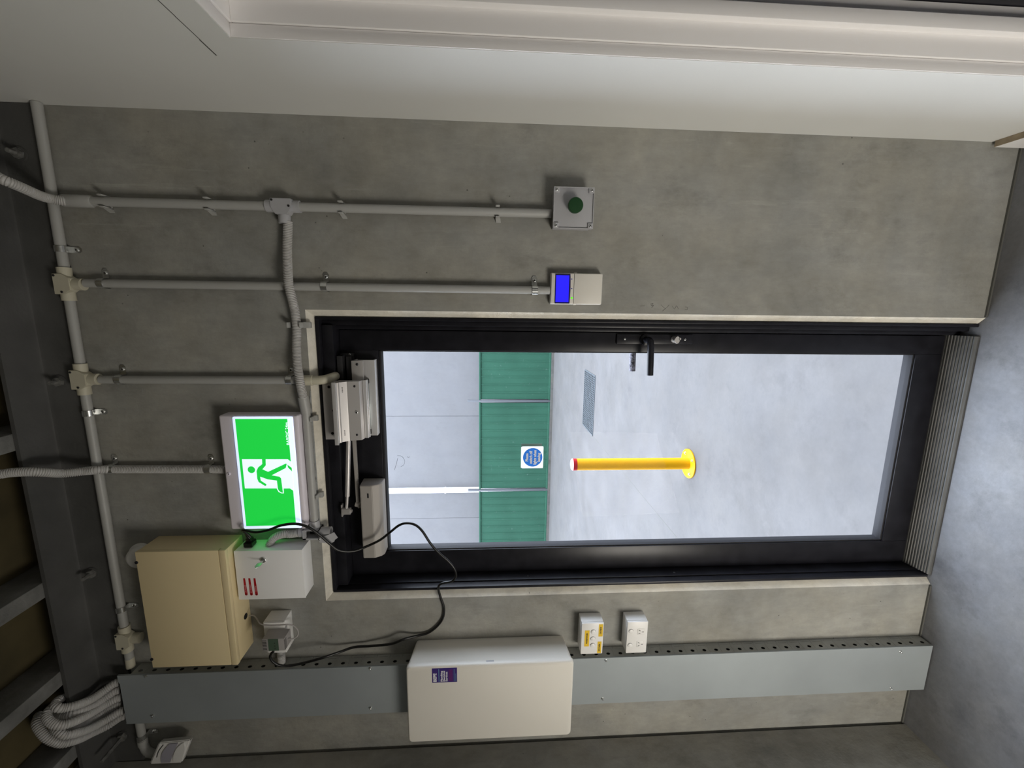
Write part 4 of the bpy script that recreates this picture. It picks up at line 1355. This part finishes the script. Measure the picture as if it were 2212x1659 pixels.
mb('msb').box(x0 + 0.002, x1 - 0.002, y6 - 0.0015, y6 + 0.0005, z0 + 0.002, zf - 0.0006, 0.001).build('flap', 'msb', kp)

# ------------------------------------------------------------------ magnetic lock
XM0, XM1 = -0.416, -0.228
mg = thing('magnetic_lock', ((XM0 + XM1) / 2, 0.0, 2.03), 'silver magnetic door lock with drilled mounting plate at the door head', 'door lock')
b = mb('silver').box(XM0, XM1, 0.000, 0.0135, 2.108, 2.148, 0.0008)
b.build('mounting_plate', 'silver', mg)
for x, z, r in ((-0.247, 2.128, 0.0045), (-0.322, 2.118, 0.0048), (-0.396, 2.126, 0.0045), (-0.284, 2.115, 0.0022), (-0.360, 2.115, 0.0022)):
    mb('void').cyl((x, 0.0002, z), (x, -0.0004, z), r, seg=18).build('screw_hole', 'void', mg)
pf = [(0.000, 2.106), (-0.042, 2.104), (-0.044, 2.102), (-0.044, 2.093), (-0.040, 2.0905), (-0.036, 2.093), (-0.034, 2.0885), (-0.028, 2.0870), (-0.016, 2.0720), (-0.014, 2.069), (-0.008, 2.034), (0.012, 2.030), (0.014, 2.10)]
mb('silver').prism([(XM0, y, z) for y, z in pf], (XM1 - XM0, 0, 0)).build('channel_cover', 'silver', mg, sharp=8)
b = mb('silver_l').box(XM0 - 0.004, XM1 + 0.003, -0.0475, -0.0442, 2.0915, 2.1035, 0.0008)
b.build('edge_rail', 'silver_l', mg)
for x in (-0.243, -0.398):
    screw((x, -0.0105, 2.047), (0, -1, 0.15), 0.0035, mg, m='dark_alu')
screw((-0.325, -0.0105, 2.045), (0, -1, 0.15), 0.005, mg, m='zinc')
for i in range(5):
    for x in (-0.252, -0.388):
        mb('void').box(x + (i - 2) * 0.0035 - .0006, x + (i - 2) * 0.0035 + .0006, -0.0238, -0.0225, 2.0788, 2.0818).build('drill_mark', 'void', mg)
b = mb('silver_l').box(XM0, XM1, 0.0125, 0.020, 2.018, 2.0295, 0.001).box(XM0, XM1, 0.023, 0.029, 2.016, 2.024, 0.001)
b.build('rail_edge', 'silver_l', mg)
mb('tin').box(XM0 + 0.02, XM1 - 0.016, 0.030, 0.052, 2.020, 2.030, 0.001).build('magnet_face', 'tin', mg)
mb('void').box(XM1 - 0.016, XM1 - 0.002, 0.030, 0.052, 2.019, 2.030).box(XM0 + 0.004, XM0 + 0.018, 0.030, 0.052, 2.019, 2.030).build('end_block', 'void', mg)
ab = thing('armature_bracket', (-0.29, 0.06, 2.0), 'silver armature bracket screwed to the door leaf behind the magnetic lock', 'lock bracket')
b = mb('silver').box(-0.420, -0.169, 0.030, 0.036, 2.030, 2.066, 0.0008).box(-0.420, -0.169, 0.036, 0.0845, 2.0605, 2.066, 0.0008)
b.build('plate', 'silver', ab)
b = mb('silver_l').box(-0.420, -0.169, 0.054, 0.060, 2.000, 2.060, 0.0008).box(-0.420, -0.169, 0.060, 0.0845, 2.000, 2.006, 0.0008)
b.build('lower_flange', 'silver_l', ab)
for x in (-0.180, -0.415):
    screw((x, 0.030, 2.048), (0, -1, 0), 0.0042, ab, m='dark_alu')
b = thing('head_bracket', (-0.2, 0.05, 2.07), 'short black channel bracket on the door head at the end of the magnetic lock', 'bracket')
mb('dark_alu').box(-0.232, -0.155, 0.036, 0.0845, 2.095, 2.112, 0.001).box(-0.232, -0.158, 0.050, 0.0845, 2.071, 2.088, 0.001).box(-0.232, -0.150, 0.072, 0.0845, 2.070, 2.112, 0.001).build('channel', 'dark_alu', b)
screw((-0.154, 0.072, 2.083), (0, -1, 0), 0.004, b, m='zinc')

# ------------------------------------------------------------------ door closer
dc = thing('door_closer', (-0.7, 0.05, 2.0), 'silver door closer with folding arm mounted along the top of the door leaf', 'door closer')
cx0, cx1 = -0.842, -0.582
pf = [(0.0845, 2.062), (0.022, 2.058), (0.019, 2.055), (0.019, 2.018), (0.030, 1.998), (0.042, 1.990), (0.0845, 1.990)]
mb('closer').prism([(cx0, y, z) for y, z in pf], (cx1 - cx0, 0, 0), 0.0015).build('body', 'closer', dc, sharp=12)
mb('gasket').box(cx1 - 0.042, cx1 - 0.026, 0.0182, 0.0188, 2.029, 2.034).build('badge', 'gasket', dc, label='tiny dark badge')
# arms
k1, k2 = P(753, 945, 0.015), P(750.5, 1072, 0.015)
k3 = P(748, 1104, 0.015)
b = mb('silver').tube([k1, k1.lerp(k2, 0.5), k2], 0.0075, 14)
b.tube([k2, k2.lerp(k3, 0.6), k3], 0.0048, 12)
b.build('main_arm', 'silver', dc)
b = mb('silver')
b.cyl(k3 + Vector((0, 0, 0.012)), k3 + Vector((0, 0, -0.014)), 0.0115)
b.cyl(k3 + Vector((0, 0, -0.014)), k3 + Vector((0, 0, -0.019)), 0.0055, seg=6)
b.box(k3.x - 0.02, k3.x + 0.022, k3.y - 0.001, 0.029, k3.z + 0.012, k3.z + 0.0165, 0.001)
b.build('pivot_shoe', 'silver', dc)
e1_, e2_ = P(764, 945, 0.045), P(772, 1086, 0.045)
b = mb('closer')
d_ = (e2_ - e1_).normalized()
b.prism([e1_ + Vector((0.0, 0, 0.006)), e2_ + Vector((0, 0, 0.0045)), e2_ + Vector((0, 0, -0.0045)), e1_ + Vector((0.0, 0, -0.004))], (0, 0.014, 0), 0.001)
b.cyl(e2_ + Vector((-0.006, 0.007, 0.008)), e2_ + Vector((-0.010, 0.007, -0.006)), 0.010)
b.tube([e2_ + Vector((-0.006, 0.007, 0.0)), P(777, 1096, 0.052)], 0.006)
b.build('forearm', 'closer', dc)

# ------------------------------------------------------------------ black power cord
cord = [(541, 1160, -.052), (533, 1152, -.058), (524, 1146, -.068), (530, 1145.5, -.075), (553, 1149.5, -.079), (581, 1144.5, -.080), (607, 1135, -.080), (639.7, 1131.5, -.078), (668, 1140, -.072), (694, 1158.6, -.062), (712.7, 1175, -.055), (733, 1189, -.045),
        (763, 1190.5, -.025), (788, 1182, -.008), (820, 1167, -.004), (843, 1149.5, -.010), (861.6, 1135, -.018), (877.6, 1130, -.022), (896, 1133.5, -.024), (912, 1147, -.026), (930, 1174, -.028),
        (948.7, 1195, -.028), (967, 1211, -.026), (980.7, 1227, -.024), (985, 1243, -.020), (976, 1255.5, -.017), (955, 1260, -.014), (946.8, 1269, -.012), (952, 1291, -.009), (959, 1312, -.007), (957, 1334, -.006),
        (944, 1353, -.006), (923.7, 1367.5, -.007), (898.6, 1374, -.013), (872, 1381, -.030), (845, 1391, -.030), (800, 1395.5, -.020), (765, 1398, -.018), (735, 1408, -.030), (700, 1420, -.056), (660, 1431, -.062), (625, 1438, -.070),
        (603, 1437, -.078), (588, 1428, -.084), (583.5, 1417, -.085), (587, 1410, -.083), (592, 1406.5, -.080)]
pc = thing('black_cable', P(530, 1160, -0.06), 'black power cord hanging from the white power supply across the door to the plug pack', 'power cord')
mb('rubber').tube([P(*c[:2], c[2]) for c in cord], 0.0040, 12, step=0.006).build('cord', 'rubber', pc)
xp = px1
cz_ = P(541, 1175, -0.04)
b = mb('rubber')
pl = Vector((xp + 0.0006, -0.036, P(541, 1178, -0.036).z))
b.prism([(xp + 0.0006, -0.052, pl.z - 0.013), (xp + 0.0006, -0.022, pl.z - 0.013), (xp + 0.0006, -0.022, pl.z + 0.013), (xp + 0.0006, -0.052, pl.z + 0.013)], (0.016, 0, 0), 0.002)
b.box(xp + 0.016, xp + 0.028, -0.046, -0.028, pl.z - 0.009, pl.z + 0.009, 0.003)
b.lathe((xp + 0.027, -0.038, pl.z), (1, -0.45, 0.15), [(0, 0.0075), (0.004, 0.0065), (0.005, 0.0075), (0.009, 0.0062), (0.010, 0.007), (0.014, 0.0055), (0.015, 0.0062), (0.022, 0.0045)], 14)
b.build('plug', 'rubber', pc, label='black moulded plug')

# ------------------------------------------------------------------ sealant patches over the door head
rs = random.Random(3)
b = mb('sealant')
pts_t, pts_b = [], []
x = -0.26
i = 0
while x > -0.70:
    pts_t.append((x, -0.0025, 2.183 + 0.004 + rs.uniform(-0.003, 0.004)))
    pts_b.append((x, -0.0025, 2.160 + 0.004 + rs.uniform(-0.002, 0.003)))
    x -= 0.015
b.prism([(x, -0.0005, z) for x, y, z in pts_t] + [(x, -0.0005, max(z, 2.1835)) for x, y, z in reversed([(p[0], 0, 2.1832) for p in pts_b])], (0, -0.0015, 0))
tag(b.build('sealant_strip', 'sealant'), 'rough grey sealant smeared along the concrete edge between exit sign and door head', 'sealant')
